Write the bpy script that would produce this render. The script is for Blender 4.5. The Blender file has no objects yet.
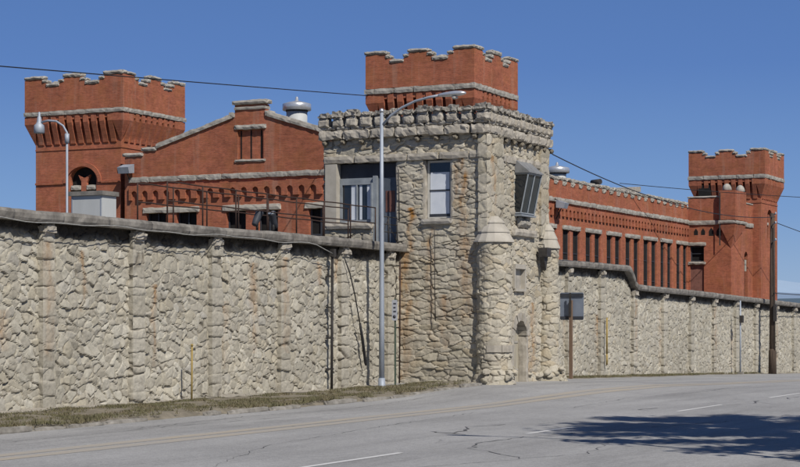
import bpy, bmesh, math, random
import numpy as np
from mathutils import Vector, Matrix

SC = bpy.context.scene
COL = SC.collection
PI = math.pi
RND = random.Random(11)

# ------------------------------------------------------------------ noise
_T = np.random.RandomState(3).rand(65536)

def _h3(ix, iy, iz, seed):
    k = (ix * 73856093) ^ (iy * 19349663) ^ (iz * 83492791) ^ (seed * 2654435)
    return _T[k & 0xFFFF]

def vn3(x, y, z, seed=0):
    x = np.asarray(x, float); y = np.asarray(y, float); z = np.asarray(z, float)
    x, y, z = np.broadcast_arrays(x, y, z)
    ix = np.floor(x).astype(np.int64); iy = np.floor(y).astype(np.int64); iz = np.floor(z).astype(np.int64)
    fx = x - ix; fy = y - iy; fz = z - iz
    fx = fx * fx * (3 - 2 * fx); fy = fy * fy * (3 - 2 * fy); fz = fz * fz * (3 - 2 * fz)
    r = 0
    for a in (0, 1):
        for b in (0, 1):
            for c in (0, 1):
                w = (fx if a else 1 - fx) * (fy if b else 1 - fy) * (fz if c else 1 - fz)
                r = r + w * _h3(ix + a, iy + b, iz + c, seed)
    return r * 2 - 1

def fbm(x, y, z, seed=0, oct=3):
    r = 0; a = 1.0; f = 1.0
    for k in range(oct):
        r = r + a * vn3(np.asarray(x) * f, np.asarray(y) * f, np.asarray(z) * f, seed + 17 * k)
        a *= .5; f *= 2.03
    return r

def sstep(a, b, x):
    t = np.clip((np.asarray(x, float) - a) / (b - a), 0, 1)
    return t * t * (3 - 2 * t)

def rubble(u, v, cw, ch, seed, warp=.3, jit=.95, tilt=.55, stag=True, deep=.15, lean=.45, edge=.20, spin=1.):
    """irregular angular stones: height, edge (0 in the joints), two random values per stone"""
    tab = np.random.RandomState(seed).rand(128, 128, 8)
    x = u / cw; y = v / ch
    x = x + warp * vn3(x * .7, y * .7, 0, seed) + warp * .3 * vn3(x * 2.1, y * 2.1, 5, seed)
    y = y + warp * vn3(x * .7, y * .7, 9, seed + 1) + warp * .3 * vn3(x * 2.1, y * 2.1, 15, seed)
    i0 = np.floor(x).astype(int); j0 = np.floor(y).astype(int)
    D1 = np.full(x.shape, 1e9); QX = np.zeros(x.shape); QY = np.zeros(x.shape)
    BI = np.zeros(x.shape, int); BJ = np.zeros(x.shape, int)
    rng = [(a, b) for a in (-2, -1, 0, 1, 2) for b in (-2, -1, 0, 1, 2)]
    def site(a, b):
        ii = i0 + a; jj = j0 + b
        t = tab[ii % 128, jj % 128]
        qx = ii + .5 + (t[..., 0] - .5) * jit + (.5 * (jj % 2) if stag else 0)
        qy = jj + .5 + (t[..., 1] - .5) * jit
        w = .85 * t[..., 2] ** 2.5
        # every stone has its own long axis
        g = (t[..., 6] - .5) * PI * spin; k = 1 + .75 * t[..., 3]
        ex, ey = x - qx, y - qy
        p = (ex * np.cos(g) + ey * np.sin(g)) / np.sqrt(k); q = (ey * np.cos(g) - ex * np.sin(g)) * np.sqrt(k)
        return ii, jj, qx, qy, p * p + q * q - w
    for a, b in rng:
        ii, jj, qx, qy, d = site(a, b)
        m = d < D1
        D1 = np.where(m, d, D1); QX = np.where(m, qx, QX); QY = np.where(m, qy, QY)
        BI = np.where(m, ii, BI); BJ = np.where(m, jj, BJ)
    ED = np.full(x.shape, 9.)
    for a, b in rng:
        ii, jj, qx, qy, d = site(a, b)
        same = (ii == BI) & (jj == BJ)
        sep = np.sqrt((qx - QX) ** 2 + (qy - QY) ** 2) + 1e-6
        e = np.where(same, 9., (d - D1) / (2 * sep))
        ED = np.minimum(ED, e)
    t = tab[BI % 128, BJ % 128]
    dx = x - QX; dy = y - QY
    p1 = (t[..., 3] - .5) * 2 * tilt * 2 * dx + (t[..., 4] - .5) * 2 * tilt * 2 * dy
    p2 = -(t[..., 3] - .5) * 1.6 * tilt * dx + (t[..., 6] - .65) * 2 * tilt * 2 * dy + .12
    h = np.minimum(p1, p2) + (t[..., 5] - .5) * .9 - lean * dy
    e = np.clip(ED / edge, 0, 1)
    # some joints are packed flush, others are open pockets
    g = sstep(.0, .75, fbm(u * .8 / cw, v * .8 / ch, 4, seed + 3, 3)) * 1.5
    g = deep + (1.05 - deep) * np.clip(g, 0, 1.1)
    e2 = 1 - (1 - e) ** 2.2 * g
    pl = np.clip(ED / .5, 0, 1); pl = np.sqrt(pl * (2 - pl))
    h = .80 * h + .26 * pl - .10
    h = -.85 + (h + .85) * e2
    h = h + .35 * fbm(u * 1.0, v * 1.0, 2, seed + 8, 2) + .20 * fbm(u * 5, v * 5, 0, seed, 4)
    return h, np.clip(1 - (1 - e) ** 1.3 * g, 0, 1), t[..., 7], t[..., 5]

# ------------------------------------------------------------------ objects
ORI = {}

def tag(o, label=None, cat=None, group=None, kind=None):
    if label: o['label'] = label
    if cat: o['category'] = cat
    if group: o['group'] = group
    if kind: o['kind'] = kind
    return o

def empty(name, loc, label=None, cat=None, group=None):
    o = bpy.data.objects.new(name, None)
    o.empty_display_size = .3
    COL.objects.link(o); o.location = loc
    ORI[o] = Vector(loc)
    return tag(o, label, cat, group)

def _link(name, me, mat, parent, loc):
    o = bpy.data.objects.new(name, me)
    COL.objects.link(o)
    for m in (mat if isinstance(mat, (list, tuple)) else [mat]):
        me.materials.append(m)
    if parent is not None:
        o.parent = parent; ORI[o] = ORI[parent]
    else:
        o.location = loc; ORI[o] = Vector(loc)
    return o

def copy_tree(o, parent=None, loc=None, rotz=None, label=None, group=None):
    c = o.copy(); COL.objects.link(c)
    if parent is not None: c.parent = parent
    if loc is not None: c.location = loc; ORI[c] = Vector(loc)
    if rotz is not None: c.rotation_euler[2] = rotz
    if label: c['label'] = label
    if group: c['group'] = group
    for ch in list(o.children): copy_tree(ch, c)
    return c

class MB:
    def __init__(s): s.v = []; s.f = []; s.m = []; s.sm = []; s.attr = None
    def add(s, vs, fs, mi=0, smooth=False):
        n = len(s.v); s.v.extend([tuple(map(float, p)) for p in vs])
        for f in fs:
            s.f.append(tuple(int(i) + n for i in f)); s.m.append(mi); s.sm.append(smooth)
        return s
    def box(s, x0, x1, y0, y1, z0, z1, mi=0):
        vs = [(x, y, z) for z in (z0, z1) for y in (y0, y1) for x in (x0, x1)]
        return s.add(vs, [(0, 2, 3, 1), (4, 5, 7, 6), (0, 1, 5, 4), (2, 6, 7, 3), (0, 4, 6, 2), (1, 3, 7, 5)], mi)
    def rough(s, x0, x1, y0, y1, z0, z1, res=.15, amp=.03, seed=1, ch=.03, mi=0):
        """box of hewn stone: subdivided faces with an uneven surface and worn edges"""
        n = [max(2, int(round((b - a) / res))) for a, b in ((x0, x1), (y0, y1), (z0, z1))]
        idx = {}; P = []; F = []
        def vid(i, j, k):
            if (i, j, k) not in idx:
                idx[(i, j, k)] = len(P)
                P.append((i / n[0], j / n[1], k / n[2], i in (0, n[0]), j in (0, n[1]), k in (0, n[2])))
            return idx[(i, j, k)]
        def face(fun, a, b):
            for p in range(a):
                for q in range(b):
                    F.append((vid(*fun(p, q)), vid(*fun(p + 1, q)), vid(*fun(p + 1, q + 1)), vid(*fun(p, q + 1))))
        face(lambda p, q: (p, q, 0), n[0], n[1]); face(lambda p, q: (p, q, n[2]), n[0], n[1])
        face(lambda p, q: (p, 0, q), n[0], n[2]); face(lambda p, q: (p, n[1], q), n[0], n[2])
        face(lambda p, q: (0, p, q), n[1], n[2]); face(lambda p, q: (n[0], p, q), n[1], n[2])
        A = np.array(P)
        x = x0 + A[:, 0] * (x1 - x0); y = y0 + A[:, 1] * (y1 - y0); z = z0 + A[:, 2] * (z1 - z0)
        cnt = A[:, 3] + A[:, 4] + A[:, 5]
        cx, cy, cz = (x0 + x1) / 2, (y0 + y1) / 2, (z0 + z1) / 2
        fr = 1 / max(.12, res * 1.6)
        nx = fbm(x * fr, y * fr, z * fr, seed, 2); ny = fbm(x * fr, y * fr, z * fr, seed + 5, 2); nz = fbm(x * fr, y * fr, z * fr, seed + 9, 2)
        edge = (cnt >= 2)
        x = x + amp * nx - edge * A[:, 3] * ch * np.sign(x - cx)
        y = y + amp * ny - edge * A[:, 4] * ch * np.sign(y - cy)
        z = z + amp * nz - edge * A[:, 5] * ch * np.sign(z - cz)
        return s.add(np.stack([x, y, z], 1), F, mi)
    def prism(s, pts, axis, d0, d1, mi=0):
        """polygon in (u, z) pushed through from d0 to d1; axis 'x': u is Y, axis 'y': u is X, axis 'z': (x, y)"""
        n = len(pts)
        def P(u, z, d):
            return (d, u, z) if axis == 'x' else (u, d, z) if axis == 'y' else (u, z, d)
        vs = [P(u, z, d0) for u, z in pts] + [P(u, z, d1) for u, z in pts]
        fs = [tuple(range(n)), tuple(range(2 * n - 1, n - 1, -1))]
        fs += [(i, (i + 1) % n, n + (i + 1) % n, n + i) for i in range(n)]
        return s.add(vs, fs, mi)
    def tube(s, pts, r, seg=8, mi=0, smooth=True, cap=True):
        pts = [Vector(p) for p in pts]
        rs = r if isinstance(r, (list, tuple)) else [r] * len(pts)
        vs = []; fs = []; up = Vector((0, 0, 1)); a = None
        for i, p in enumerate(pts):
            t = (pts[min(i + 1, len(pts) - 1)] - pts[max(i - 1, 0)]).normalized()
            if a is None:
                a = t.cross(up if abs(t.z) < .9 else Vector((1, 0, 0))).normalized()
            a = (a - t * a.dot(t)).normalized(); b = t.cross(a)
            for k in range(seg):
                g = 2 * PI * k / seg
                vs.append(p + (a * math.cos(g) + b * math.sin(g)) * rs[i])
        for i in range(len(pts) - 1):
            for k in range(seg):
                fs.append((i * seg + k, i * seg + (k + 1) % seg, (i + 1) * seg + (k + 1) % seg, (i + 1) * seg + k))
        s.add(vs, fs, mi, smooth)
        if cap:
            n0 = len(s.v) - len(vs)
            s.f.append(tuple(n0 + k for k in range(seg))); s.m.append(mi); s.sm.append(False)
            s.f.append(tuple(n0 + (len(pts) - 1) * seg + k for k in range(seg))); s.m.append(mi); s.sm.append(False)
        return s
    def lathe(s, c, prof, seg=24, mi=0, smooth=True, mat=None):
        """profile (radius, z) turned round a vertical axis through c"""
        vs = []; fs = []
        for r, z in prof:
            for k in range(seg):
                g = 2 * PI * k / seg
                p = Vector((r * math.cos(g), r * math.sin(g), z))
                if mat is not None: p = mat @ p
                vs.append((c[0] + p.x, c[1] + p.y, c[2] + p.z))
        for i in range(len(prof) - 1):
            for k in range(seg):
                fs.append((i * seg + k, i * seg + (k + 1) % seg, (i + 1) * seg + (k + 1) % seg, (i + 1) * seg + k))
        fs.append(tuple(range(seg))); fs.append(tuple((len(prof) - 1) * seg + k for k in range(seg)))
        return s.add(vs, fs, mi, smooth)
    def build(s, name, mat, parent=None, loc=(0, 0, 0), normals=True):
        me = bpy.data.meshes.new(name)
        o = Vector(ORI[parent]) if parent is not None else Vector(loc)
        me.from_pydata([(p[0] - o.x, p[1] - o.y, p[2] - o.z) for p in s.v], [], s.f)
        me.polygons.foreach_set('material_index', s.m)
        me.polygons.foreach_set('use_smooth', s.sm)
        if normals:
            bm = bmesh.new(); bm.from_mesh(me)
            bmesh.ops.recalc_face_normals(bm, faces=bm.faces)
            bm.to_mesh(me); bm.free()
        me.update()
        return _link(name, me, mat, parent, loc)

class Rock:
    """sheets of displaced rubble gathered into one mesh, with per-vertex tone, joint and stain values"""
    def __init__(s): s.V = []; s.Q = []; s.A = []; s.n = 0
    def sweep(s, path, z0, z1, res, cw, ch, amp, seed, holes=(), stains=(), flare=None, tilt=.55, warp=.3, off=0., jit=.95, stag=True, soot=0., spin=1.):
        P = np.array(path, float)
        seg = np.hypot(*np.diff(P, axis=0).T); L = np.concatenate([[0], np.cumsum(seg)])
        us = [0.]
        for i in range(len(seg)):
            k = max(1, int(round(seg[i] / res)))
            us += list(L[i] + seg[i] * np.arange(1, k + 1) / k)
        us = np.array(us)
        X = np.interp(us, L, P[:, 0]); Y = np.interp(us, L, P[:, 1])
        tx = np.gradient(X); ty = np.gradient(Y); ln = np.hypot(tx, ty); tx /= ln; ty /= ln
        NX, NY = ty, -tx
        f0 = z0 if callable(z0) else (lambda x: np.full_like(x, z0))
        f1 = z1 if callable(z1) else (lambda x: np.full_like(x, z1))
        a0 = f0(X); a1 = f1(X)
        nv = max(2, int(round(float(np.max(a1 - a0)) / res)))
        w = np.linspace(0, 1, nv + 1)[:, None]
        Z = a0[None, :] * (1 - w) + a1[None, :] * w
        U = np.broadcast_to(us[None, :], Z.shape)
        h, e, t1, t2 = rubble(U, Z, cw, ch, seed, warp=warp, tilt=tilt, jit=jit, stag=stag, spin=spin)
        d = amp * h + off
        if flare is not None: d = d + flare(Z)
        VX = X[None, :] + NX[None, :] * d; VY = Y[None, :] + NY[None, :] * d
        ZZ = Z + amp * .3 * vn3(U * 5, Z * 5, 3, seed)
        ZZ[0] = Z[0]; ZZ[-1] = Z[-1]
        st = np.zeros(Z.shape)
        for (uc, wd, zt, zb, k) in stains:
            wob = .10 * vn3(Z * 1.7, 0, 0, int(uc * 10) + 3)
            g = np.exp(-((U - uc + wob) / wd) ** 2) * (Z < zt) * (Z > zb) * (.45 + .55 * np.clip((Z - zb) / (zt - zb), 0, 1))
            g = g * np.clip(.75 + .6 * fbm(U * 7, Z * 2.2, 1, 5, 3), 0, 1.2)
            st = np.maximum(st, k * g)
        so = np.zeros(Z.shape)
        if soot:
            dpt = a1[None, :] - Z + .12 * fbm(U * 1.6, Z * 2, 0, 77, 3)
            so = soot * (1 - sstep(.22, .60, dpt))  # darkens the stone colour in a ragged band below the coping
        ny, nx = Z.shape
        I = np.arange(ny * nx).reshape(ny, nx)
        q = np.stack([I[:-1, :-1], I[:-1, 1:], I[1:, 1:], I[1:, :-1]], -1)
        uc = (U[:-1, :-1] + U[1:, 1:]) / 2; zc = (Z[:-1, :-1] + Z[1:, 1:]) / 2
        keep = np.ones(uc.shape, bool)
        for hl in holes:
            u0, u1, b0, b1 = hl[:4]
            ins = (uc > u0) & (uc < u1) & (zc > b0) & (zc < b1)
            if len(hl) > 4:      # round head
                r = (u1 - u0) / 2
                zs = b1 - r
                ins &= (zc < zs) | ((uc - (u0 + u1) / 2) ** 2 + (zc - zs) ** 2 < r * r)
            keep &= ~ins
        s.Q.append(q[keep] + s.n)
        s.V.append(np.stack([VX, VY, ZZ], -1).reshape(-1, 3))
        s.A.append(np.stack([t1, e, st, so], -1).reshape(-1, 4))
        s.n += ny * nx
        return s
    def boulder(s, c, r, seed, sc=(1, 1, .8)):
        nu, nv = 16, 10
        g, p = np.meshgrid(np.linspace(0, 2 * PI, nu + 1), np.linspace(-PI / 2, PI / 2, nv + 1))
        x = np.cos(p) * np.cos(g); y = np.cos(p) * np.sin(g); z = np.sin(p)
        # cut by random planes so that it comes out angular
        rr = np.random.RandomState(seed); k = np.full(x.shape, 1.15)
        for _ in range(11):
            n = rr.normal(size=3); n /= np.linalg.norm(n); dd = .62 + .3 * rr.rand()
            dt = x * n[0] + y * n[1] + z * n[2]
            k = np.where(dt > .05, np.minimum(k, dd / np.maximum(dt, .05)), k)
        V = np.stack([c[0] + r * sc[0] * k * x, c[1] + r * sc[1] * k * y, c[2] + r * sc[2] * k * z], -1)
        I = np.arange((nv + 1) * (nu + 1)).reshape(nv + 1, nu + 1)
        q = np.stack([I[:-1, :-1], I[:-1, 1:], I[1:, 1:], I[1:, :-1]], -1).reshape(-1, 4) + s.n
        s.Q.append(q); s.V.append(V.reshape(-1, 3))
        a = np.zeros(((nv + 1) * (nu + 1), 4)); a[:, 0] = rr.rand(); a[:, 1] = 1
        s.A.append(a); s.n += (nv + 1) * (nu + 1)
        return s
    def build(s, name, mat, parent=None, loc=(0, 0, 0)):
        V = np.concatenate(s.V); Q = np.concatenate([q.reshape(-1, 4) for q in s.Q]); A = np.concatenate(s.A)
        o = ORI[parent] if parent is not None else Vector(loc)
        V = V - np.array([o[0], o[1], o[2]])
        me = bpy.data.meshes.new(name)
        me.vertices.add(len(V)); me.vertices.foreach_set('co', V.astype(np.float32).ravel())
        me.loops.add(Q.size); me.loops.foreach_set('vertex_index', Q.astype(np.int32).ravel())
        me.polygons.add(len(Q)); me.polygons.foreach_set('loop_start', np.arange(0, Q.size, 4, dtype=np.int32))
        me.update(calc_edges=True); me.validate()
        me.polygons.foreach_set('use_smooth', np.zeros(len(me.polygons), bool))
        for i, nm in enumerate(('tone', 'joint', 'stain', 'soot')):
            at = me.attributes.new(nm, 'FLOAT', 'POINT')
            at.data.foreach_set('value', A[:, i].astype(np.float32))
        me.update()
        return _link(name, me, mat, parent, loc)

# ------------------------------------------------------------------ materials
class NT:
    def __init__(s, name):
        s.m = bpy.data.materials.new(name); s.m.use_nodes = True
        s.t = s.m.node_tree; s.b = s.t.nodes['Principled BSDF']
    def n(s, t, **k):
        q = s.t.nodes.new(t)
        for a, b in k.items(): setattr(q, a, b)
        return q
    def l(s, a, b): s.t.links.new(a, b)
    def coord(s, sc=(1, 1, 1), kind='Object'):
        c = s.n('ShaderNodeTexCoord'); mp = s.n('ShaderNodeMapping')
        mp.inputs['Scale'].default_value = sc
        s.l(c.outputs[kind], mp.inputs['Vector']); return mp.outputs[0]
    def noise(s, vec, scale, detail=6, rough=.6, dist=0):
        q = s.n('ShaderNodeTexNoise')
        q.inputs['Scale'].default_value = scale; q.inputs['Detail'].default_value = detail
        q.inputs['Roughness'].default_value = rough; q.inputs['Distortion'].default_value = dist
        s.l(vec, q.inputs['Vector']); return q.outputs['Fac']
    def ramp(s, fac, stops):
        q = s.n('ShaderNodeValToRGB'); e = q.color_ramp.elements
        while len(e) < len(stops): e.new(.5)
        for i, (p, c) in enumerate(stops):
            e[i].position = p; e[i].color = (c[0], c[1], c[2], 1) if not isinstance(c, (int, float)) else (c, c, c, 1)
        s.l(fac, q.inputs['Fac']); return q.outputs['Color']
    def mix(s, fac, a, b, mode='MIX'):
        q = s.n('ShaderNodeMix', data_type='RGBA', blend_type=mode)
        for sock, v in ((q.inputs[0], fac), (q.inputs[6], a), (q.inputs[7], b)):
            if isinstance(v, (int, float)): sock.default_value = v
            elif isinstance(v, (tuple, list)): sock.default_value = (v[0], v[1], v[2], 1)
            else: s.l(v, sock)
        return q.outputs[2]
    def math(s, op, a, b=0.):
        q = s.n('ShaderNodeMath', operation=op)
        for sock, v in ((q.inputs[0], a), (q.inputs[1], b)):
            if isinstance(v, (int, float)): sock.default_value = v
            else: s.l(v, sock)
        return q.outputs[0]
    def attr(s, nm):
        q = s.n('ShaderNodeAttribute'); q.attribute_name = nm; return q.outputs['Fac']
    def bump(s, h, st, dist=.02):
        q = s.n('ShaderNodeBump'); q.inputs['Strength'].default_value = st; q.inputs['Distance'].default_value = dist
        s.l(h, q.inputs['Height']); s.l(q.outputs[0], s.b.inputs['Normal'])
    def out(s, col, rough=.85, metal=0, spec=.3):
        if isinstance(col, (tuple, list)): s.b.inputs['Base Color'].default_value = (col[0], col[1], col[2], 1)
        else: s.l(col, s.b.inputs['Base Color'])
        s.b.inputs['Roughness'].default_value = rough; s.b.inputs['Metallic'].default_value = metal
        s.b.inputs['Specular IOR Level'].default_value = spec
        return s.m

def pmat(name, c1, c2, scale=4, rough=.8, bump=0., metal=0, sc=(1, 1, 1), spec=.3, detail=6):
    t = NT(name); v = t.coord(sc)
    f = t.noise(v, scale, detail)
    if bump: t.bump(f, bump)
    return t.out(t.ramp(f, [(.3, c1), (.7, c2)]), rough, metal, spec)

def rubble_mat(name, cols, joint=(.10, .082, .064), stainc=(.30, .15, .045)):
    t = NT(name); v = t.coord()
    base = t.ramp(t.attr('tone'), [(i / (len(cols) - 1), c) for i, c in enumerate(cols)])
    big = t.noise(v, .35, 3)
    base = t.mix(.8, base, t.ramp(big, [(.3, .80), (.7, 1.1)]), 'MULTIPLY')
    fine = t.noise(v, 9, 8, .7)
    base = t.mix(.75, base, t.ramp(fine, [(.28, .62), (.5, 1.), (.75, 1.18)]), 'MULTIPLY')
    jf = t.ramp(t.attr('joint'), [(.0, .6), (.7, .0)])
    base = t.mix(jf, base, joint)
    lich = t.ramp(t.noise(v, 2.3, 7, .7), [(.60, 0.), (.72, .5)])
    base = t.mix(lich, base, (.20, .165, .125))
    base = t.mix(t.attr('stain'), base, stainc)
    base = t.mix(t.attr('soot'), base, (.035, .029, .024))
    t.bump(fine, .5, .03)
    return t.out(base, .92, 0, .15)

STONE = [(.325, .30, .245), (.395, .37, .31), (.455, .43, .36), (.355, .33, .275), (.41, .375, .295), (.50, .475, .405), (.34, .315, .255), (.43, .41, .36)]
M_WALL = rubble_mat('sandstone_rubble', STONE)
M_GATE = rubble_mat('gatehouse_rubble', [(.345, .315, .245), (.45, .415, .335), (.395, .365, .30), (.49, .455, .375), (.415, .36, .265), (.355, .33, .275), (.46, .42, .345)])
M_DRESS = pmat('dressed_stone', (.27, .245, .205), (.47, .435, .375), 3.2, .9, .6)
M_CAP = pmat('weathered_cap_stone', (.20, .19, .165), (.46, .43, .38), 3.5, .9, .7)
M_PALE = pmat('pale_dressed_stone', (.36, .335, .285), (.47, .44, .385), 2.5, .85, .25)
M_TRIM = pmat('grey_trim_stone', (.23, .215, .19), (.44, .415, .37), 2.2, .9, .6)
M_COPE = pmat('weathered_concrete', (.105, .097, .087), (.29, .272, .245), 2.2, .95, .6)

M_PIL = rubble_mat('pilaster_blocks', [(.35, .325, .268), (.43, .402, .337), (.375, .35, .29), (.46, .432, .365)])

def brick_mat():
    t = NT('red_brick')
    g = t.n('ShaderNodeNewGeometry'); sp = t.n('ShaderNodeSeparateXYZ'); t.l(g.outputs['Position'], sp.inputs[0])
    cm = t.n('ShaderNodeCombineXYZ')
    t.l(t.math('ADD', sp.outputs[0], sp.outputs[1]), cm.inputs[0]); t.l(sp.outputs[2], cm.inputs[1])
    b = t.n('ShaderNodeTexBrick'); t.l(cm.outputs[0], b.inputs['Vector'])
    b.inputs['Scale'].default_value = 1; b.inputs['Brick Width'].default_value = .23; b.inputs['Row Height'].default_value = .078
    b.inputs['Mortar Size'].default_value = .009; b.inputs['Mortar Smooth'].default_value = .3
    b.inputs['Color1'].default_value = (.41, .127, .071, 1); b.inputs['Color2'].default_value = (.29, .088, .05, 1)
    b.inputs['Mortar'].default_value = (.32, .16, .105, 1); b.inputs['Bias'].default_value = -.1
    v = t.coord()
    c = t.mix(.85, b.outputs['Color'], t.ramp(t.noise(v, .22, 5, .65), [(.3, .72), (.55, 1.), (.75, 1.15)]), 'MULTIPLY')
    c = t.mix(.8, c, t.ramp(t.noise(v, 1.7, 7, .8), [(.28, .60), (.5, 1.), (.75, 1.35)]), 'MULTIPLY')
    c = t.mix(t.ramp(t.noise(v, .8, 4), [(.45, 0.), (.7, .45)]), c, (.33, .13, .05))
    c = t.mix(t.ramp(t.noise(t.coord((1, 1, 3)), 4.2, 5, .8), [(.60, 0.), (.72, .6)]), c, (.11, .045, .03))
    c = t.mix(.6, c, t.ramp(t.noise(t.coord((.5, .5, 7.)), 1.0, 5, .8), [(.3, .72), (.5, 1.), (.7, 1.25)]), 'MULTIPLY')
    # rain streaks: noise drawn out downwards
    vs = t.coord((1.4, 1.4, .10))
    c = t.mix(t.ramp(t.noise(vs, 1.0, 5, .7), [(.55, 0.), (.74, .5)]), c, (.40, .25, .19))
    c = t.mix(t.ramp(t.noise(t.coord((1.1, 1.1, .16)), 1.3, 5, .7), [(.60, 0.), (.80, .45)]), c, (.12, .045, .03))
    t.bump(b.outputs['Fac'], .25, .01)
    return t.out(c, .9, 0, .2)
M_BRICK = brick_mat()
M_BRICKD = pmat('faded_infill_brick', (.16, .075, .06), (.25, .12, .095), 3, .9, .2)

def asphalt_mat():
    t = NT('worn_asphalt'); v = t.coord()
    c = t.ramp(t.noise(v, 34, 4, .75), [(.28, (.225, .224, .222)), (.72, (.42, .418, .414))])
    c = t.mix(.9, c, t.ramp(t.noise(v, .18, 5, .6), [(.3, .84), (.7, 1.10)]), 'MULTIPLY')
    lw = t.coord((.05, .8, 1))
    c = t.mix(.9, c, t.ramp(t.noise(lw, 1.0, 5, .6), [(.3, .80), (.5, 1.0), (.7, 1.10)]), 'MULTIPLY')
    c = t.mix(.8, c, t.ramp(t.noise(v, 4.5, 6, .75), [(.3, .80), (.6, 1.06)]), 'MULTIPLY')
    c = t.mix(.9, c, t.ramp(t.noise(v, 15, 8, .85), [(.32, .66), (.5, 1.), (.68, 1.25)]), 'MULTIPLY')
    c = t.mix(t.ramp(t.noise(t.coord((.12, .5, 1)), 1.0, 6, .8), [(.58, 0.), (.66, .22)]), c, (.10, .10, .10))
    # fine cracks
    vo = t.n('ShaderNodeTexVoronoi', feature='DISTANCE_TO_EDGE')
    vv = t.coord((.13, .22, 1))
    nz = t.n('ShaderNodeTexNoise'); nz.inputs['Scale'].default_value = 1.2; nz.inputs['Detail'].default_value = 6
    t.l(vv, nz.inputs['Vector'])
    ad = t.n('ShaderNodeVectorMath', operation='MULTIPLY_ADD')
    t.l(nz.outputs['Color'], ad.inputs[0]); ad.inputs[1].default_value = (.55, .55, 0); t.l(vv, ad.inputs[2])
    t.l(ad.outputs[0], vo.inputs['Vector']); vo.inputs['Scale'].default_value = 1.0
    cr = t.ramp(vo.outputs['Distance'], [(.0, 1.), (.011, 0.)])
    gate = t.ramp(t.noise(v, .25, 3), [(.56, 0.), (.70, .45)])
    c = t.mix(t.math('MULTIPLY', cr, gate), c, (.055, .054, .055))
    t.bump(t.noise(v, 60, 3), .3, .01)
    return t.out(c, .88, 0, .25)
M_ROAD = asphalt_mat()

def worn_paint(name, col, lo, hi):
    t = NT(name); v = t.coord()
    f = t.noise(v, 5, 8, .8)
    g = t.noise(t.coord((.25, 1, 1)), 1.3, 4)
    k = t.ramp(t.math('ADD', t.math('MULTIPLY', f, .75), t.math('MULTIPLY', g, .5)), [(lo, 0.), (hi, 1.)])
    return t.out(t.mix(k, (.325, .32, .312), col), .8, 0, .25)
M_YEL = worn_paint('faded_yellow_paint', (.44, .36, .24), .42, 1.05)
M_WHT = worn_paint('worn_white_paint', (.62, .62, .61), .36, .60)
M_TAR = pmat('crack_tar', (.05, .05, .052), (.13, .13, .13), 8, .6)
M_SOIL = pmat('dry_verge_soil', (.125, .112, .085), (.25, .22, .17), 2.6, .95, .8)
M_GROUND = pmat('valley_ground', (.13, .115, .075), (.22, .19, .13), .3, .95)
M_KERB = pmat('broken_kerb_concrete', (.15, .14, .12), (.33, .31, .28), 3, .95, .6)
M_GRAVEL = pmat('pale_gravel', (.24, .22, .185), (.40, .37, .32), 7, .95, .6)

def grass_mat():
    t = NT('dry_grass')
    oi = t.noise(t.coord(), 1.1, 4)
    return t.out(t.ramp(oi, [(.25, (.185, .155, .105)), (.45, (.14, .135, .075)), (.6, (.17, .145, .09)), (.8, (.24, .205, .145))]), .9, 0, .1)
M_GRASS = grass_mat()
M_GALV = pmat('galvanised_steel', (.27, .31, .37), (.40, .44, .50), 3, .6, 0, .25, (1, 1, .3))
M_LAMP = pmat('aluminium_lamp', (.52, .54, .57), (.66, .68, .70), 5, .35, 0, .6)
M_DARKM = pmat('dark_painted_steel', (.030, .028, .028), (.06, .055, .052), 6, .6)
M_RUST = pmat('rusty_rail_steel', (.030, .020, .018), (.06, .034, .026), 8, .8)
M_GREEN = pmat('green_post_steel', (.055, .085, .065), (.10, .13, .10), 6, .7)
M_WOOD = pmat('old_pole_timber', (.045, .034, .027), (.11, .080, .060), 3, .9, .5, 0, (6, 6, .4))
M_WOODB = pmat('brown_post_timber', (.13, .085, .058), (.22, .15, .105), 3, .9, .4, 0, (6, 6, .5))
M_YPOST = pmat('yellow_marker_paint', (.25, .18, .055), (.38, .28, .10), 6, .8)
M_SHED = pmat('pale_grey_sheet', (.43, .45, .45), (.53, .55, .55), 1.2, .6, 0, 0, (1, 1, .3))
M_DOORB = pmat('dark_blue_grey_door', (.07, .085, .11), (.12, .14, .17), 2, .5)
M_HOOD = pmat('dull_sheet_metal', (.15, .155, .16), (.24, .245, .25), 2.5, .6, .2)
M_CREAM = pmat('cream_frame_paint', (.43, .42, .385), (.56, .55, .51), 3, .6)
M_FRAMEB = pmat('blue_grey_frame_paint', (.19, .215, .24), (.29, .32, .35), 3, .55)
M_DARKP = pmat('dark_panel_paint', (.030, .034, .045), (.055, .06, .072), 2, .6)
M_DOOR = pmat('tan_door_paint', (.34, .31, .24), (.44, .405, .33), 2, .75, .2, 0, (3, 3, .5))
M_WIRE = pmat('black_cable', (.012, .012, .014), (.03, .03, .032), 5, .6)
M_CABLE = pmat('weathered_white_cable', (.22, .22, .21), (.38, .38, .36), 5, .7)
M_SIGNB = pmat('bare_sign_back', (.18, .215, .285), (.25, .29, .36), 1.5, .5, 0, .2)
M_SIGNF = pmat('grey_sign_face', (.38, .40, .46), (.48, .50, .56), 2, .55)
M_INK = pmat('dark_sign_ink', (.05, .055, .08), (.08, .085, .11), 2, .6)
M_ROOF = pmat('grey_roof_felt', (.10, .10, .10), (.18, .175, .17), .6, .9)
M_RUSTPIPE = pmat('rusted_pipe', (.10, .055, .03), (.20, .11, .06), 5, .85)

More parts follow.
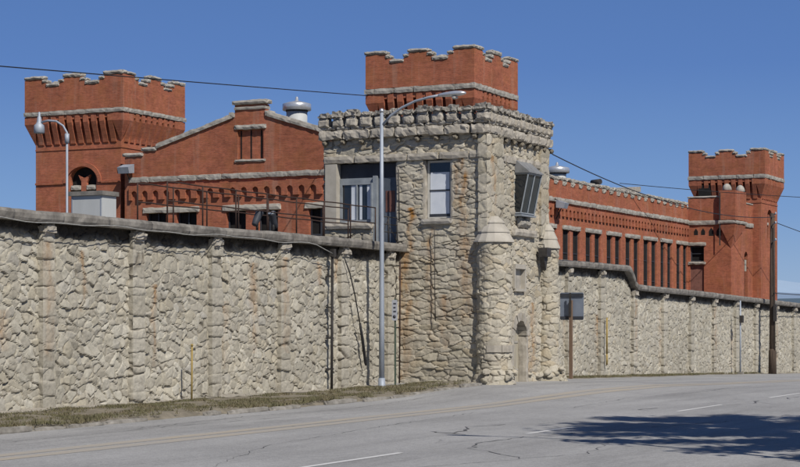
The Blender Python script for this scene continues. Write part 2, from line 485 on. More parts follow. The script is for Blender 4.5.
def glass(name, c, rough=.06, spec=.6):
    t = NT(name)
    f = t.noise(t.coord(), 1.1, 3)
    return t.out(t.ramp(f, [(.3, tuple(x * .6 for x in c)), (.7, c)]), rough, 0, spec)
M_GLASS = glass('dark_glass', (.020, .024, .030))
M_GLASSB = glass('bluish_glass', (.05, .065, .078))
M_VOID = pmat('dark_opening', (.008, .008, .009), (.02, .018, .017), 2, .9)
M_BLIND = pmat('white_blind', (.52, .57, .64), (.66, .70, .76), 1.5, .7)
M_REDP = pmat('dull_red_panel', (.12, .055, .045), (.17, .08, .065), 2, .7)

# ------------------------------------------------------------------ ground levels
def zs(x):      # the street runs level to the gatehouse, then falls away
    return np.interp(x, [-400, 75, 87, 100, 112, 139, 300, 900], [0, 0, -.24, -.49, -.72, -1.31, -5, -9])
def zr(x, y):
    up = sstep(55, 68, x) * sstep(-13, -4.5, y)
    left = -.20 + .28 * up
    right = -.03 - .12 * sstep(-1.5, -9, -np.asarray(y) * -1)
    k = sstep(66, 84, x)
    return zs(x) + left * (1 - k) + (-.20 + .2 * sstep(-14, -2, y)) * k + .008 * vn3(np.asarray(x) * .25, np.asarray(y) * .4, 0, 4)

def sheet(name, mat, xs, ys, zf, parent=None, kind='structure', smooth=True):
    X, Y = np.meshgrid(np.array(xs, float), np.array(ys, float)); Z = zf(X, Y) + 0 * X
    mb = MB(); nx = len(xs)
    F = [(j * nx + i, j * nx + i + 1, (j + 1) * nx + i + 1, (j + 1) * nx + i) for j in range(len(ys) - 1) for i in range(nx - 1)]
    mb.add(np.stack([X, Y, Z], -1).reshape(-1, 3), F, 0, smooth)
    o = mb.build(name, mat, parent, normals=False)
    if kind and parent is None: o['kind'] = kind
    return o

far = [-7000, -3000, -1200, -500, -200, -100]
sheet('ground', M_GROUND, far + list(range(-60, 320, 10)) + [400, 600, 900, 1500, 3000, 7000],
      far + list(range(-60, 100, 10)) + [150, 250, 500, 1200, 3000, 7000],
      lambda x, y: zs(x) - .55 - .0 * y)
road = sheet('road', M_ROAD, list(np.arange(-60, 20, 2)) + list(np.arange(20, 130, .75)) + list(np.arange(130, 330, 3)), list(np.arange(-28, -18, 1.)) + list(np.arange(-18, -10, .5)) + list(np.arange(-10, .41, .25)), zr)

def strip(name, mat, x0, x1, y0, y1, lift, step=.75):
    xs = np.linspace(x0, x1, max(2, int((x1 - x0) / step) + 1))
    return sheet(name, mat, list(xs), [y0, (y0 + y1) / 2, y1], lambda x, y: zr(x, y) + lift, parent=road)
ORI[road] = Vector((0, 0, 0))
strip('yellow_line', M_YEL, -60, 320, -9.06, -8.58, .005)
strip('yellow_line', M_YEL, -60, 320, -9.76, -9.26, .005)
for a, b in ((5.5, 10.6), (18.3, 23.3), (30.3, 35.4), (42.7, 46.3), (55.6, 60.7), (67.1, 72.0), (79.5, 84.5), (92, 97), (104.5, 109.5), (117, 122)):
    strip('lane_dash', M_WHT, a, b, -16.23, -16.08, .006)

def crack(pts, w, seed):
    """a run of sealing tar along a crack, wandering and of uneven width"""
    r = random.Random(seed); P = []
    for (x0, y0), (x1, y1) in zip(pts[:-1], pts[1:]):
        n = max(2, int(math.hypot(x1 - x0, y1 - y0) / .35))
        for k in range(n):
            f = k / n
            P.append((x0 + (x1 - x0) * f + r.uniform(-.09, .09), y0 + (y1 - y0) * f + r.uniform(-.09, .09)))
    P.append(pts[-1])
    vs = []
    for i, (x, y) in enumerate(P):
        a = P[max(i - 1, 0)]; b = P[min(i + 1, len(P) - 1)]
        dx, dy = b[0] - a[0], b[1] - a[1]; l = math.hypot(dx, dy) + 1e-6
        ww = w * .75 * r.uniform(.25, 1.2) * min(1, .3 + min(i, len(P) - 1 - i) * .4)
        for sg in (-1, 1):
            px, py = x - dy / l * ww * sg, y + dx / l * ww * sg
            vs.append((px, py, float(zr(px, py)) + .007))
    mb = MB(); mb.add(vs, [(2 * i, 2 * i + 2, 2 * i + 3, 2 * i + 1) for i in range(len(P) - 1)])
    mb.build('tar_seam', M_TAR, road, normals=False)
crack([(35.0, -19.2), (36.6, -17.6), (37.3, -17.0), (39.0, -16.4), (41.5, -16.6), (46, -17.9), (52, -19.6), (60, -20.4)], .030, 1)
crack([(41.9, -14.3), (43.2, -14.2), (44.8, -13.6), (46.5, -14.0)], .06, 2)
crack([(41.8, -14.9), (42.3, -13.9), (42.6, -13.5)], .07, 3)
crack([(55.5, -15.2), (56.0, -14.7), (57.5, -14.9)], .05, 4)
crack([(60.5, -16.4), (62.0, -16.9), (64.5, -16.4)], .045, 5)
crack([(66.0, -17.2), (67.5, -16.8), (70.5, -17.2), (74, -17.0)], .04, 6)
crack([(30.0, -14.6), (36, -12.4), (44, -11.4), (52, -10.6)], .014, 7)
crack([(28, -7.0), (34, -6.4), (42, -6.2), (47, -6.6)], .02, 8)
crack([(32.0, -18.2), (37.0, -19.9), (41, -19.0), (44.0, -19.4)], .016, 9)
crack([(40, -5.9), (47, -5.4), (52, -5.9), (60, -5.2)], .018, 10)
crack([(56, -12.3), (64, -11.6), (72, -12.4), (84, -11.2)], .016, 12)
crack([(44.5, -15.6), (50, -16.9), (56, -18.4)], .018, 13)

# ------------------------------------------------------------------ verges and kerb
def verge_z(x, y):
    up = .24 * sstep(58, 68, x) * sstep(0, 3.6, -np.asarray(y))
    return zs(x) + .02 - .08 * sstep(.5, 4., -np.asarray(y)) * (1 - sstep(55, 68, x)) + up + .035 * fbm(np.asarray(x) * .9, np.asarray(y) * 1.6, 0, 8, 3)
def vedge(x):
    return -4.05 + .18 * vn3(np.asarray(x) * .45, 0, 0, 6) + .12 * vn3(np.asarray(x) * 1.7, 0, 0, 7) + 3.2 * sstep(66.2, 68.6, x)
xs = np.concatenate([np.arange(-40, 20, 2.), np.arange(20, 68.5, .3)])
ny = 15
X = np.broadcast_to(xs[None, :], (ny, len(xs))); w = np.linspace(0, 1, ny)[:, None]
Y = vedge(xs)[None, :] * (1 - w) + .35 * w
Z = verge_z(X, Y); Z[0] = zr(X[0], Y[0]) - .02
mb = MB(); nx = len(xs)
mb.add(np.stack([X, Y, Z], -1).reshape(-1, 3), [(j * nx + i, j * nx + i + 1, (j + 1) * nx + i + 1, (j + 1) * nx + i) for j in range(ny - 1) for i in range(nx - 1)], 0, True)
verge = mb.build('grass_verge', M_SOIL, normals=False); verge['kind'] = 'structure'
# narrow strip under the far wall
xs2 = np.arange(79, 250, 1.)
X = np.broadcast_to(xs2[None, :], (6, len(xs2))); w = np.linspace(0, 1, 6)[:, None]
ye = -1.95 + .2 * vn3(xs2 * .3, 0, 0, 3) + .6 * (1 - sstep(83, 88, xs2)) + 1.2 * sstep(100, 118, xs2)
Y = ye[None, :] * (1 - w) + .3 * w
Z = zs(X) + .06 + .03 * fbm(X * .8, Y * 2, 0, 3) - .08 * (1 - w)
mb = MB(); nx = len(xs2)
mb.add(np.stack([X, Y, Z], -1).reshape(-1, 3), [(j * nx + i, j * nx + i + 1, (j + 1) * nx + i + 1, (j + 1) * nx + i) for j in range(5) for i in range(nx - 1)], 0, True)
v2 = mb.build('grass_strip', M_SOIL, normals=False); v2['kind'] = 'structure'
# pale gravel run at the foot of the left wall
xs3 = np.arange(20, 68.4, .4); X = np.broadcast_to(xs3[None, :], (4, len(xs3))); w = np.linspace(0, 1, 4)[:, None]
Y = (-.42 - .3 * sstep(58, 67, xs3) + .16 * vn3(xs3 * .8, 0, 0, 9))[None, :] * (1 - w) + .3 * w
Z = verge_z(X, Y) + .012 + .05 * w + .02 * vn3(X * 3, Y * 3, 0, 2)
mb = MB(); nx = len(xs3)
mb.add(np.stack([X, Y, Z], -1).reshape(-1, 3), [(j * nx + i, j * nx + i + 1, (j + 1) * nx + i + 1, (j + 1) * nx + i) for j in range(3) for i in range(nx - 1)], 0, True)
o = mb.build('gravel_margin', M_GRAVEL, normals=False); o['kind'] = 'structure'

rs = np.random.RandomState(5)
def blades(n, xr, yf, zf, hmin, hmax, keep=None):
    x = rs.uniform(xr[0], xr[1], n); y = yf(x, rs.rand(n))
    k = (fbm(x * .9, y * 1.4, 0, 12, 3) + rs.uniform(-.35, .35, n)) > -.05
    x, y = x[k], y[k]; z = zf(x, y); n = len(x)
    h = rs.uniform(hmin, hmax, n); g = rs.uniform(0, 2 * PI, n); wd = rs.uniform(.008, .02, n)
    ax, ay = np.cos(g) * wd, np.sin(g) * wd
    lx, ly = rs.normal(0, .6, n) * h, rs.normal(0, .6, n) * h
    V = np.stack([np.stack([x - ax, y - ay, z - .01], -1), np.stack([x + ax, y + ay, z - .01], -1), np.stack([x + lx, y + ly, z + h], -1)], 1).reshape(-1, 3)
    return V, [(3 * i, 3 * i + 1, 3 * i + 2) for i in range(n)]
mb = MB()
V, F = blades(60000, (34, 68.2), lambda x, t: vedge(x) + .1 + (-.45 - vedge(x)) * t, verge_z, .03, .085); mb.add(V, F)
V, F = blades(1500, (34, 66), lambda x, t: vedge(x) + .05 + .3 * t, verge_z, .10, .22); mb.add(V, F)
V, F = blades(14000, (86, 125), lambda x, t: (-1.8 + 1.2 * sstep(100, 118, x)) * (1 - t) - .2 * t, lambda x, y: zs(x) + .05, .05, .13); mb.add(V, F)
g = mb.build('dry_grass', M_GRASS, normals=False); tag(g, 'short dry brown and olive grass growing on the verge below the stone wall', 'grass', kind='stuff')

mb = MB(); x = -20.0; sd = 1
while x < 66.3:
    L = RND.uniform(1.0, 2.6)
    if RND.random() < .72 or x > 54:
        yy = float(vedge(x + L / 2)) ; zz = float(zr(x, yy))
        dz = RND.uniform(-.05, .02)
        mb.rough(x, x + L - RND.uniform(.02, .25), yy - .20 + RND.uniform(-.05, .05), yy + .02, zz - .1, max(zz + .03, float(verge_z(x, yy)) + dz), .25, .025, sd, .03)
    x += L; sd += 1
k = mb.build('kerb', M_KERB); k['kind'] = 'structure'

# ------------------------------------------------------------------ perimeter walls
def wall_thing(name, x0, x1, zb, ztop, pil, res, seed, label, stains):
    root = empty(name, ((x0 + x1) / 2, .6, 0), label, 'wall')
    r = Rock()
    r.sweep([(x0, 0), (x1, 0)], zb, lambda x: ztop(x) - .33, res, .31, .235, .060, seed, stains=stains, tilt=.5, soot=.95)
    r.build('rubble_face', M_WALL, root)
    mb = MB()
    n = max(2, int((x1 - x0) / 3))
    xx = np.linspace(x0, x1, n + 1)
    for a, b in zip(xx[:-1], xx[1:]):
        za, zb_ = float(ztop(np.array(a))), float(ztop(np.array(b))); g0 = float(zs(a)) - .3
        mb.add([(a, .15, g0), (b, .15, g0), (b, 1.3, g0), (a, 1.3, g0), (a, .15, za - .32), (b, .15, zb_ - .32), (b, 1.3, zb_ - .32), (a, 1.3, za - .32)],
               [(2, 3, 7, 6), (4, 5, 6, 7)])
    mb.build('back_face', M_COPE, root)
    # coping: slabs that follow the top of the wall, their faces uneven
    st = .14 if x0 < 70 else .22
    cx = np.arange(x0, x1 + st / 2, st); zt = ztop(cx)
    sec = [(-.36, -.34), (-.40, -.25), (-.41, -.12), (-.37, -.03), (-.25, .0), (.1, .01), (.6, .02), (1.1, .01), (1.45, -.02), (1.47, -.34)]
    ns = len(sec); V = []; F = []
    for i, x in enumerate(cx):
        for j, (yy, dz) in enumerate(sec):
            jt = 1 if (int(x / 2.35) != int((x + st) / 2.35)) else 0
            a = float(fbm(x * 1.4, yy * 3, dz * 4, 21, 3)); b = float(fbm(x * 1.4, yy * 3, dz * 4, 31, 3))
            V.append((x, yy + .03 * a + .05 * jt, zt[i] + dz + .014 * b - (.035 * jt if dz > -.1 else 0)))
    for i in range(len(cx) - 1):
        for j in range(ns):
            k = (j + 1) % ns
            F.append((i * ns + j, (i + 1) * ns + j, (i + 1) * ns + k, i * ns + k))
    F.append(tuple(range(ns))); F.append(tuple((len(cx) - 1) * ns + j for j in range(ns)))
    mb = MB(); mb.add(V, F); mb.build('coping', M_COPE, root)
    for i, px in enumerate(pil):
        g0 = float(zs(px)) - .3; zt_ = float(ztop(np.array(px)))
        w = .29 + .05 * RND.random()
        r = Rock()
        r.sweep([(px - w, .05), (px - w, -.17), (px + w, -.17), (px + w, .05)], g0, zt_ - .45, min(res, .05), 1.3, .42, .07, seed + 50 + i, spin=.05,
                tilt=.22, warp=.12, jit=.4, stag=False, stains=[(.22 + w, .2, zt_ - .9, zt_ - 4.5, .5)] if i % 3 == 1 else ())
        q = r.build('pilaster', M_PIL, root)
        mb = MB()
        prof = [(-.02, zt_ - .60), (-.24, zt_ - .56), (-.34, zt_ - .46), (-.36, zt_ - .36), (.05, zt_ - .34), (.05, zt_ - .6)]
        mb.rough(px - w - .01, px + w + .01, -.30, .05, zt_ - .72, zt_ - .345, .09, .04, 70 + i, .09)
        mb.build('bracket_stone', M_DRESS, q)
    return root

zt_left = lambda x: 5.97 + .02 * vn3(np.asarray(x) * .3, 0, 0, 2)
def zt_right(x):
    x = np.asarray(x, float)
    hi = 5.88 - .0 * x
    lo = np.interp(x, [97, 99.5, 111.5, 123.6, 138.2, 260], [4.88, 4.82, 4.64, 4.40, 4.12, .4])
    return hi + (lo - hi) * sstep(97.4, 99.2, x)
wl_stains = [(46.0 - 24, .10, 4.9, 3.0, .6), (49.9 - 24, .12, 3.9, 1.2, .65), (56.4 - 24, .22, 4.8, 1.5, .55), (61.4 - 24, .16, 5.0, 4.1, .7), (62.8 - 24, .22, 5.3, 4.2, .8), (42.0 - 24, .3, 3.0, 1.8, .45), (54.2 - 24, .4, 3.4, 1.0, .3)]
wall_thing('stone_wall', 24, 68.4, lambda x: zs(x) - .3, zt_left, [24.9, 29.6, 34.4, 39.25, 44.05, 48.8, 53.6, 58.4, 63.2, 67.3], .036, 21,
           'long sandstone rubble wall left of the gatehouse, with a railing along its top', wl_stains)
wall_thing('stone_wall', 76.4, 230, lambda x: zs(x) - .3, zt_right, [78.4, 83.4, 88.4, 93.5, 99.1, 104.7, 110.3, 115.45, 120.8, 126.0, 131.7, 137.2, 142.7, 148.2, 153.7, 159.2, 164.7, 170.2, 175.7, 181.2], .065, 22,
           'long sandstone rubble wall right of the gatehouse, stepping down behind the road sign',
           [(93.2 - 76.4, .3, 3.1, .8, .8), (88.0 - 76.4, .3, 4, 1, .3), (104.2 - 76.4, .3, 3.5, 0, .4), (131 - 76.4, .3, 2.5, .5, .6), (120 - 76.4, .3, 2, -.5, .4)])

# ------------------------------------------------------------------ gatehouse
GX, GY = 68.4, -3.82
gate = empty('gatehouse', (72.4, 0, 0), 'square tan rubble stone gatehouse with toothed parapet and round corner turret', 'gatehouse')
zb = -.35
r = Rock()
# face towards the camera (x = 68.4): u = 3.62 - y
uy = lambda y: 3.62 - y
r.sweep([(GX, 3.62), (GX, GY)], zb, 10.46, .036, .42, .21, .056, 41,
        holes=[(uy(-1.12), uy(-2.44), 6.9, 9.5), (uy(3.06), uy(1.2), 6.8, 9.5), (uy(1.25), uy(.1), 5.8, 9.5)],
        stains=[(uy(-2.95), .16, 9.5, 6.2, 1.), (uy(-.55), .13, 7.5, 5.6, 1.), (uy(-.25), .25, 5.6, 2.2, .95), (uy(-1.45), .15, 6.7, 1.5, .55), (uy(-.3), .4, 3.6, .3, .5), (uy(-2.1), .3, 3.8, 1.5, .4), (uy(.1), .12, 6.2, 2., .6), (uy(-3.1), .3, 6.2, 2.5, .5), (uy(-2.6), .12, 9.3, 7.2, .6), (uy(.02), .2, 5.5, .2, .7)], tilt=.45, warp=.3, jit=.9, spin=.35)
r.sweep([(GX - .05, GY), (75.6, GY)], zb, 10.46, .038, .38, .22, .057, 42,
        holes=[(72.0 - GX + .05, 73.7 - GX + .05, 7.35, 9.35), (71.83 - GX, 73.08 - GX, 4.05, 5.05), (71.66 - GX, 73.24 - GX, zb - 1, 2.86, 1)],
        stains=[(2.4, .2, 4.2, .3, .25), (5.6, .3, 3.5, .3, .6), (5.1, .25, 2.2, .1, .8), (6.5, .2, 9., 6.9, .6), (3.2, .15, 9.2, 7.4, .4)], tilt=.45, warp=.3, jit=.9, spin=.35)
r.sweep([(75.6, GY), (75.6, 3.62)], zb - .2, 10.46, .09, .58, .33, .09, 43)
r.sweep([(75.6, 3.62), (GX, 3.62)], zb - .2, 10.46, .12, .58, .36, .08, 44)
r.build('rubble_walls', M_GATE, gate)

# pier of squared blocks above the corner turret
r = Rock()
r.sweep([(68.6, -3.70), (68.28, -3.70), (68.28, -4.08), (70.1, -4.08), (70.1, -3.7)], 6.4, 10.46, .045, .75, .40, .06, 45, tilt=.3, warp=.15, jit=.55,
        stains=[(1.45, .2, 9.6, 8.1, .75), (1.7, .1, 8, 7.2, .5)])
r.build('corner_pier', M_GATE, gate)
r = Rock()
r.sweep([(74.75, -3.7), (74.75, -3.94), (75.72, -3.94), (75.72, -3.3)], 6.4, 10.46, .06, .8, .44, .05, 46, tilt=.3, warp=.15, jit=.55)
r.build('corner_pier', M_GATE, gate)

def turret(cx, cy, rad, a0, a1, seed, capr, zc):
    r = Rock()
    P = [(cx + rad * math.cos(math.radians(a)), cy + rad * math.sin(math.radians(a))) for a in np.linspace(a0, a1, 26)]
    r.sweep(P, zb, zc, .038, .36, .23, .058, seed, tilt=.45, flare=lambda z: .30 * np.clip((1.0 - z) / 1.2, 0, 1) ** 1.3)
    for i in range(22):
        g = math.radians(RND.uniform(a0, a1)); rr = rad + RND.uniform(.10, .24)
        r.boulder((cx + rr * math.cos(g), cy + rr * math.sin(g), RND.uniform(-.02, .75) * (1 if rad > .6 else .8)), RND.uniform(.12, .22), seed * 7 + i)
    t = r.build('round_turret', M_GATE, gate)
    mb = MB()
    # three stepped conical courses of pale dressed stone
    zz = zc
    for i, (ra, rb, h) in enumerate(((1.0, .75, .40), (.79, .50, .38), (.54, .22, .30))):
        mb.lathe((cx, cy, 0), [(.05, zz + .025), (capr * (ra - .05), zz + .025), (capr * ra, zz), (capr * (ra - .01), zz + .05), (capr * rb, zz + h), (.05, zz + h)], 14, 0, False)
        zz += h + .004
    mb.build('stepped_cap', M_PALE, t)
    if rad > .6:
        mb = MB()
        for a in range(a0 + 50, a1 - 60, 48):
            g0_, g1_ = math.radians(a + .6), math.radians(a + 47.4)
            P_ = [(cx + q * math.cos(g), cy + q * math.sin(g)) for q, g in ((rad - .1, g0_), (rad + .055, g0_), (rad + .075, (g0_ + g1_) / 2), (rad + .055, g1_), (rad - .1, g1_))]
            mb.prism(P_, 'z', 1.42, 1.70)
        mb.build('stone_band', M_DRESS, t)
    return t
turret(68.74, -4.20, .74, 130, 395, 47, .86, 5.95)
turret(75.55, -3.92, .50, 165, 400, 48, .58, 5.95)
# rubble footing either side of the doorway
for xa, xb, n in ((69.9, 71.3, 14), (73.5, 76.7, 26)):
    r = Rock()
    for i in range(n):
        x = RND.uniform(xa, xb)
        r.boulder((x, GY - RND.uniform(-.06, .06), float(zs(x)) + RND.uniform(.05, .45)), RND.uniform(.10, .20), 300 + i + n)
    r.build('rubble_footing', M_GATE, gate)

# dressed string courses
mb = MB()
def ring(z0, z1, out, seed, res=.2, amp=.025, lens=(.9, 1.5)):
    y = 3.50 + out
    k = seed
    while y > GY - out + .05:
        L = RND.uniform(*lens); y2 = max(y - L, GY - out)
        if y2 - (GY - out) < .4: y2 = GY - out
        mb.rough(GX - out, GX + .25, y2 + .012, y - .012, z0, z1, res, amp, k, .03); y = y2; k += 1
    x = GX + .26
    while x < 75.6 + out - .05:
        L = RND.uniform(*lens); x2 = min(x + L, 75.6 + out)
        if 75.6 + out - x2 < .4: x2 = 75.6 + out
        mb.rough(x + .012, x2 - .012, GY - out, GY + .25, z0, z1, res, amp, k, .03); x = x2; k += 1
    y = GY + .26
    while y < 3.6:
        mb.rough(75.35, 75.6 + out, y, min(y + 1.4, 3.7), z0, z1, .3, amp, k, .03); y += 1.41; k += 1
ring(9.45, 9.79, .10, 500)
mb.build('lintel_course', M_DRESS, gate)
mb = MB()
ring(10.47, 10.87, .27, 560, .13, .055)
mb.build('parapet_course', M_DRESS, gate)
mb = MB()
ring(10.88, 11.06, .20, 620, .11, .06, (.35, .8))
mb.build('rubble_course', M_GATE if False else M_CAP, gate)
mb = MB()
mb.box(GX, 75.5, GY, 3.6, 10.9, 10.95); mb.build('roof_deck', M_ROOF, gate)
# corbels under the overhang
for i in range(9):
    y = 3.5 - i * .88; mb = MB()
    mb.rough(GX - .24, GX + .1, y - .13, y + .13, 10.24, 10.465, .09, .02, 650 + i, .04); mb.build('corbel', M_GATE, gate)
for i in range(9):
    x = 68.9 + i * .88; mb = MB()
    mb.rough(x - .13, x + .13, GY - .24, GY + .1, 10.24, 10.465, .09, .02, 670 + i, .04); mb.build('corbel', M_GATE, gate)

def merlon(x, y, w, d, k, seed):
    mb = MB(); s = RND.uniform(-.03, .03)
    mb.rough(x - w, x + w, y - d, y + d, 11.0, 11.37 + s, .09, .03, seed, .035)
    m = mb.build('merlon', M_DRESS, gate)
    mb = MB()
    a, b = w + .03 + RND.uniform(-.05, .05), d + .04 + RND.uniform(-.05, .05); h = .29 + RND.uniform(-.07, .08)
    ox, oy = RND.uniform(-.03, .03), RND.uniform(-.03, .03)
    mb.rough(x - a + ox, x + a + ox, y - b + oy, y + b + oy, 11.36 + s, 11.36 + s + h, .09, .055, seed + 1, .125)
    mb.build('cap_stone', M_CAP, m)
N = 12
for i in range(N):
    merlon(GX - .02, 3.52 - i * (3.52 + 3.88) / (N - 1), .255, .275 + RND.uniform(-.02, .02), i, 700 + 3 * i)
for i in range(1, N):
    merlon(68.38 + i * (75.6 - 68.38) / (N - 1), GY - .06, .265, .24, i, 760 + 3 * i)
for i in range(1, 7):
    merlon(75.62, GY - .06 + i * 1.15, .2, .24, i, 820 + 3 * i)

# window in the camera-facing wall
def frame_x(x, d, y0, y1, z0, z1, w, mb):
    mb.box(x, x + d, y0, y0 + w, z0, z1); mb.box(x, x + d, y1 - w, y1, z0, z1)
    mb.box(x, x + d, y0 + w, y1 - w, z0, z0 + w); mb.box(x, x + d, y0 + w, y1 - w, z1 - w, z1)
def reveal_x(y0, y1, z0, z1, x0, x1, mat, name, parent, jag=.06):
    mb = MB()
    mb.rough(x0, x1, y0 - .22, y0, z0, z1, .18, .02, 880, .02); mb.rough(x0, x1, y1, y1 + .22, z0, z1, .18, .02, 884, .02)
    return mb.build(name, mat, parent)
reveal_x(-2.36, -1.20, 6.9, 9.45, GX + .02, GX + .55, M_DRESS, 'window_jamb', gate)
mb = MB(); frame_x(GX + .24, .08, -2.34, -1.22, 7.02, 9.44, .085, mb)
win = mb.build('sash_window', M_CREAM, gate)
mb = MB(); mb.box(GX + .285, GX + .31, -2.255, -1.305, 7.10, 9.36); mb.build('pane', M_GLASS, win)
mb = MB(); mb.box(GX + .262, GX + .28, -2.22, -1.33, 7.2, 8.95)
mb.build('blind', M_BLIND, win)
for a, b in ((8.16, 8.22), (7.08, 7.2)):
    mb = MB(); mb.box(GX + .235, GX + .261, -2.255, -1.305, a, b); mb.build('sash_bar', M_DARKP, win)
mb = MB(); mb.rough(GX - .16, GX + .4, -2.5, -1.06, 6.74, 7.0, .16, .02, 890, .03); mb.build('window_sill', M_TRIM, gate)

# walkway doorway and wide window
mb = MB(); mb.box(GX - .10, GX + .4, 2.96, 3.50, 6.72, 9.44); mb.build('concrete_jamb', M_PALE, gate)
mb = MB(); frame_x(GX + .22, .10, 1.30, 2.95, 6.92, 8.66, .11, mb); mb.box(GX + .22, GX + .32, 1.30, 2.95, 8.661, 8.83)
mb.box(GX + .22, GX + .32, 2.10, 2.17, 7.03, 8.55)
w2 = mb.build('wide_window', M_FRAMEB, gate)
mb = MB(); mb.box(GX + .28, GX + .30, 1.41, 2.09, 7.03, 8.55); mb.box(GX + .28, GX + .30, 2.18, 2.84, 7.03, 8.55); mb.build('pane', M_GLASS, w2)
mb = MB(); mb.box(GX + .272, GX + .278, 1.43, 1.66, 7.05, 8.53); mb.box(GX + .272, GX + .278, 2.2, 2.42, 7.05, 8.53); mb.box(GX + .272, GX + .278, 1.90, 2.02, 7.05, 8.53)
mb.build('curtain', M_BLIND, w2)
mb = MB(); mb.box(GX + .30, GX + .36, .15, 2.96, 8.83, 9.44); mb.build('dark_fascia', M_DARKP, gate)
mb = MB(); mb.rough(GX - .14, GX + .35, 1.22, 3.62, 6.62, 6.92, .2, .025, 893, .03); mb.build('window_sill', M_DRESS, gate)
mb = MB(); mb.box(GX + .10, GX + .34, 1.13, 1.30, 5.97, 8.9); mb.box(GX + .02, GX + .2, 1.30, 1.36, 5.97, 8.6); mb.build('door_post', M_FRAMEB, gate)
mb = MB(); mb.box(GX + .30, GX + .36, .14, 1.12, 5.97, 8.82)
dr = mb.build('walkway_door', M_DOORB, gate)
mb = MB(); mb.box(GX + .285, GX + .298, .34, .78, 7.35, 8.25); mb.build('door_panel', M_REDP, dr)
mb = MB(); mb.box(GX + .24, GX + .298, .86, .90, 6.95, 7.1); mb.build('handle', M_GALV, dr)
mb = MB(); mb.rough(GX + .02, GX + .55, -.05, .18, 5.97, 9.45, .18, .02, 897, .02); mb.build('door_jamb', M_DRESS, gate)

# leaning guard window on the street face
OX0, OX1 = 71.95, 73.5
ot, ob = GY - .62, GY - .26
z0, z1 = 7.35, 9.06
root = empty('guard_window', (72.8, GY, 7.3)); root.parent = gate
root.location = Vector((72.8, GY, 7.3)) - ORI[gate]
mb = MB()
def bar(a, b, w=.045):
    a = Vector(a); b = Vector(b); mb.tube([a, b], w * .8, 4, 0, False)
for x in (OX0, (OX0 + OX1) / 2, OX1):
    bar((x, ob, z0), (x, ot, z1))
for y, z in ((ob, z0), (ot, z1)):
    bar((OX0, y, z), (OX1, y, z), .055)
for x in (OX0, OX1):
    bar((x, GY + .1, z0), (x, ob, z0), .05); bar((x, GY + .1, z1), (x, ot, z1), .05); bar((x, GY + .05, z0), (x, GY + .05, z1), .05)
fr = mb.build('window_frame', M_FRAMEB, root)
def quadp(name, pts, mat, par):
    m = MB(); m.add(pts, [(0, 1, 2, 3)]); return m.build(name, mat, par, normals=False)
xm = (OX0 + OX1) / 2
quadp('pane', [(OX0, ob + .02, z0), (xm, ob + .02, z0), (xm, ot + .02, z1), (OX0, ot + .02, z1)], M_GLASSB, root)
quadp('lit_pane', [(xm, ob + .02, z0), (OX1, ob + .02, z0), (OX1, ot + .02, z1), (xm, ot + .02, z1)], M_GLASSB, root)  # right half of the leaning glazing, same bluish glass as the left
quadp('side_pane', [(OX0 + .01, GY + .1, z0), (OX0 + .01, ob, z0), (OX0 + .01, ot, z1), (OX0 + .01, GY + .1, z1)], M_GLASS, root)
quadp('side_pane', [(OX1 - .01, GY + .1, z0), (OX1 - .01, ob, z0), (OX1 - .01, ot, z1), (OX1 - .01, GY + .1, z1)], M_GLASS, root)
mb = MB(); mb.add([(OX0 - .06, ot - .08, z1 + .06), (OX1 + .06, ot - .08, z1 + .06), (OX1 + .06, GY - .02, z1 + .62), (OX0 - .06, GY - .02, z1 + .62),
                   (OX0 - .06, ot - .08, z1 + .02), (OX1 + .06, ot - .08, z1 + .02), (OX1 + .06, GY - .02, z1 + .03), (OX0 - .06, GY - .02, z1 + .03)],
                  [(0, 1, 2, 3), (4, 5, 6, 7), (0, 1, 5, 4), (1, 2, 6, 5), (3, 0, 4, 7)])
mb.build('sloping_hood', M_HOOD, root)
mb = MB(); mb.box(OX0 - .05, OX1 + .05, ob - .08, GY + .1, z0 - .12, z0 - .05); mb.build('window_floor', M_FRAMEB, root)
mb = MB(); mb.rough(71.9, 73.8, GY - .12, GY + .2, 9.35, 9.46, .2, .01, 3, .01)
mb.box(71.7, 74.0, GY + .5, GY + .55, 7, 9.5); mb.build('dark_interior', M_VOID, root)
mb = MB(); mb.rough(71.6, 74.2, GY - .18, GY + .2, 6.35, 6.72, .2, .03, 902, .04); mb.build('stone_ledge', M_DRESS, gate)
mb = MB(); mb.rough(72.1, 73.5, GY - .2, GY + .1, 6.76, 7.18, .14, .05, 903, .08); mb.build('stone_bracket', M_CAP, gate)

# niche with a small hatch, and the arched street door
mb = MB(); mb.box(71.80, 73.0, GY - .10, GY + .2, 4.96, 5.16); mb.box(71.80, 73.0, GY - .12, GY + .2, 3.98, 4.10)
mb.box(71.74, 71.86, GY - .08, GY + .2, 4.1, 4.96); mb.box(72.94, 73.06, GY - .08, GY + .2, 4.1, 4.96)
ni = mb.build('hatch_frame', M_PALE, gate)
mb = MB(); mb.box(71.86, 72.94, GY + .12, GY + .16, 4.1, 4.96); mb.build('hatch', M_TRIM, ni)
mb = MB(); mb.box(71.6, 73.2, GY + .30, GY + .38, -.3, 2.9); dd = mb.build('street_door', M_DOOR, gate)
mb = MB()
for x in (72.06, 72.4, 72.74): mb.box(x - .012, x + .012, GY + .285, GY + .299, -.2, 2.6)
mb.box(71.8, 73.0, GY + .27, GY + .284, .55, .63); mb.box(71.8, 73.0, GY + .27, GY + .284, 1.75, 1.83)
mb.build('door_batten', M_TRIM, dd)
mb = MB()
cxd, rd = 72.4, .66
for i in range(9):
    a0_, a1_ = PI * i / 9 + .015, PI * (i + 1) / 9 - .015
    pts = [(cxd + rr * math.cos(a), 2.06 + rr * math.sin(a)) for rr, a in ((rd, a0_), (rd, (a0_ + a1_) / 2), (rd, a1_), (rd + .34, a1_), (rd + .36, (a0_ + a1_) / 2), (rd + .34, a0_))]
    mb.prism(pts, 'y', GY - .10 - .03 * (i % 2), GY + .42)
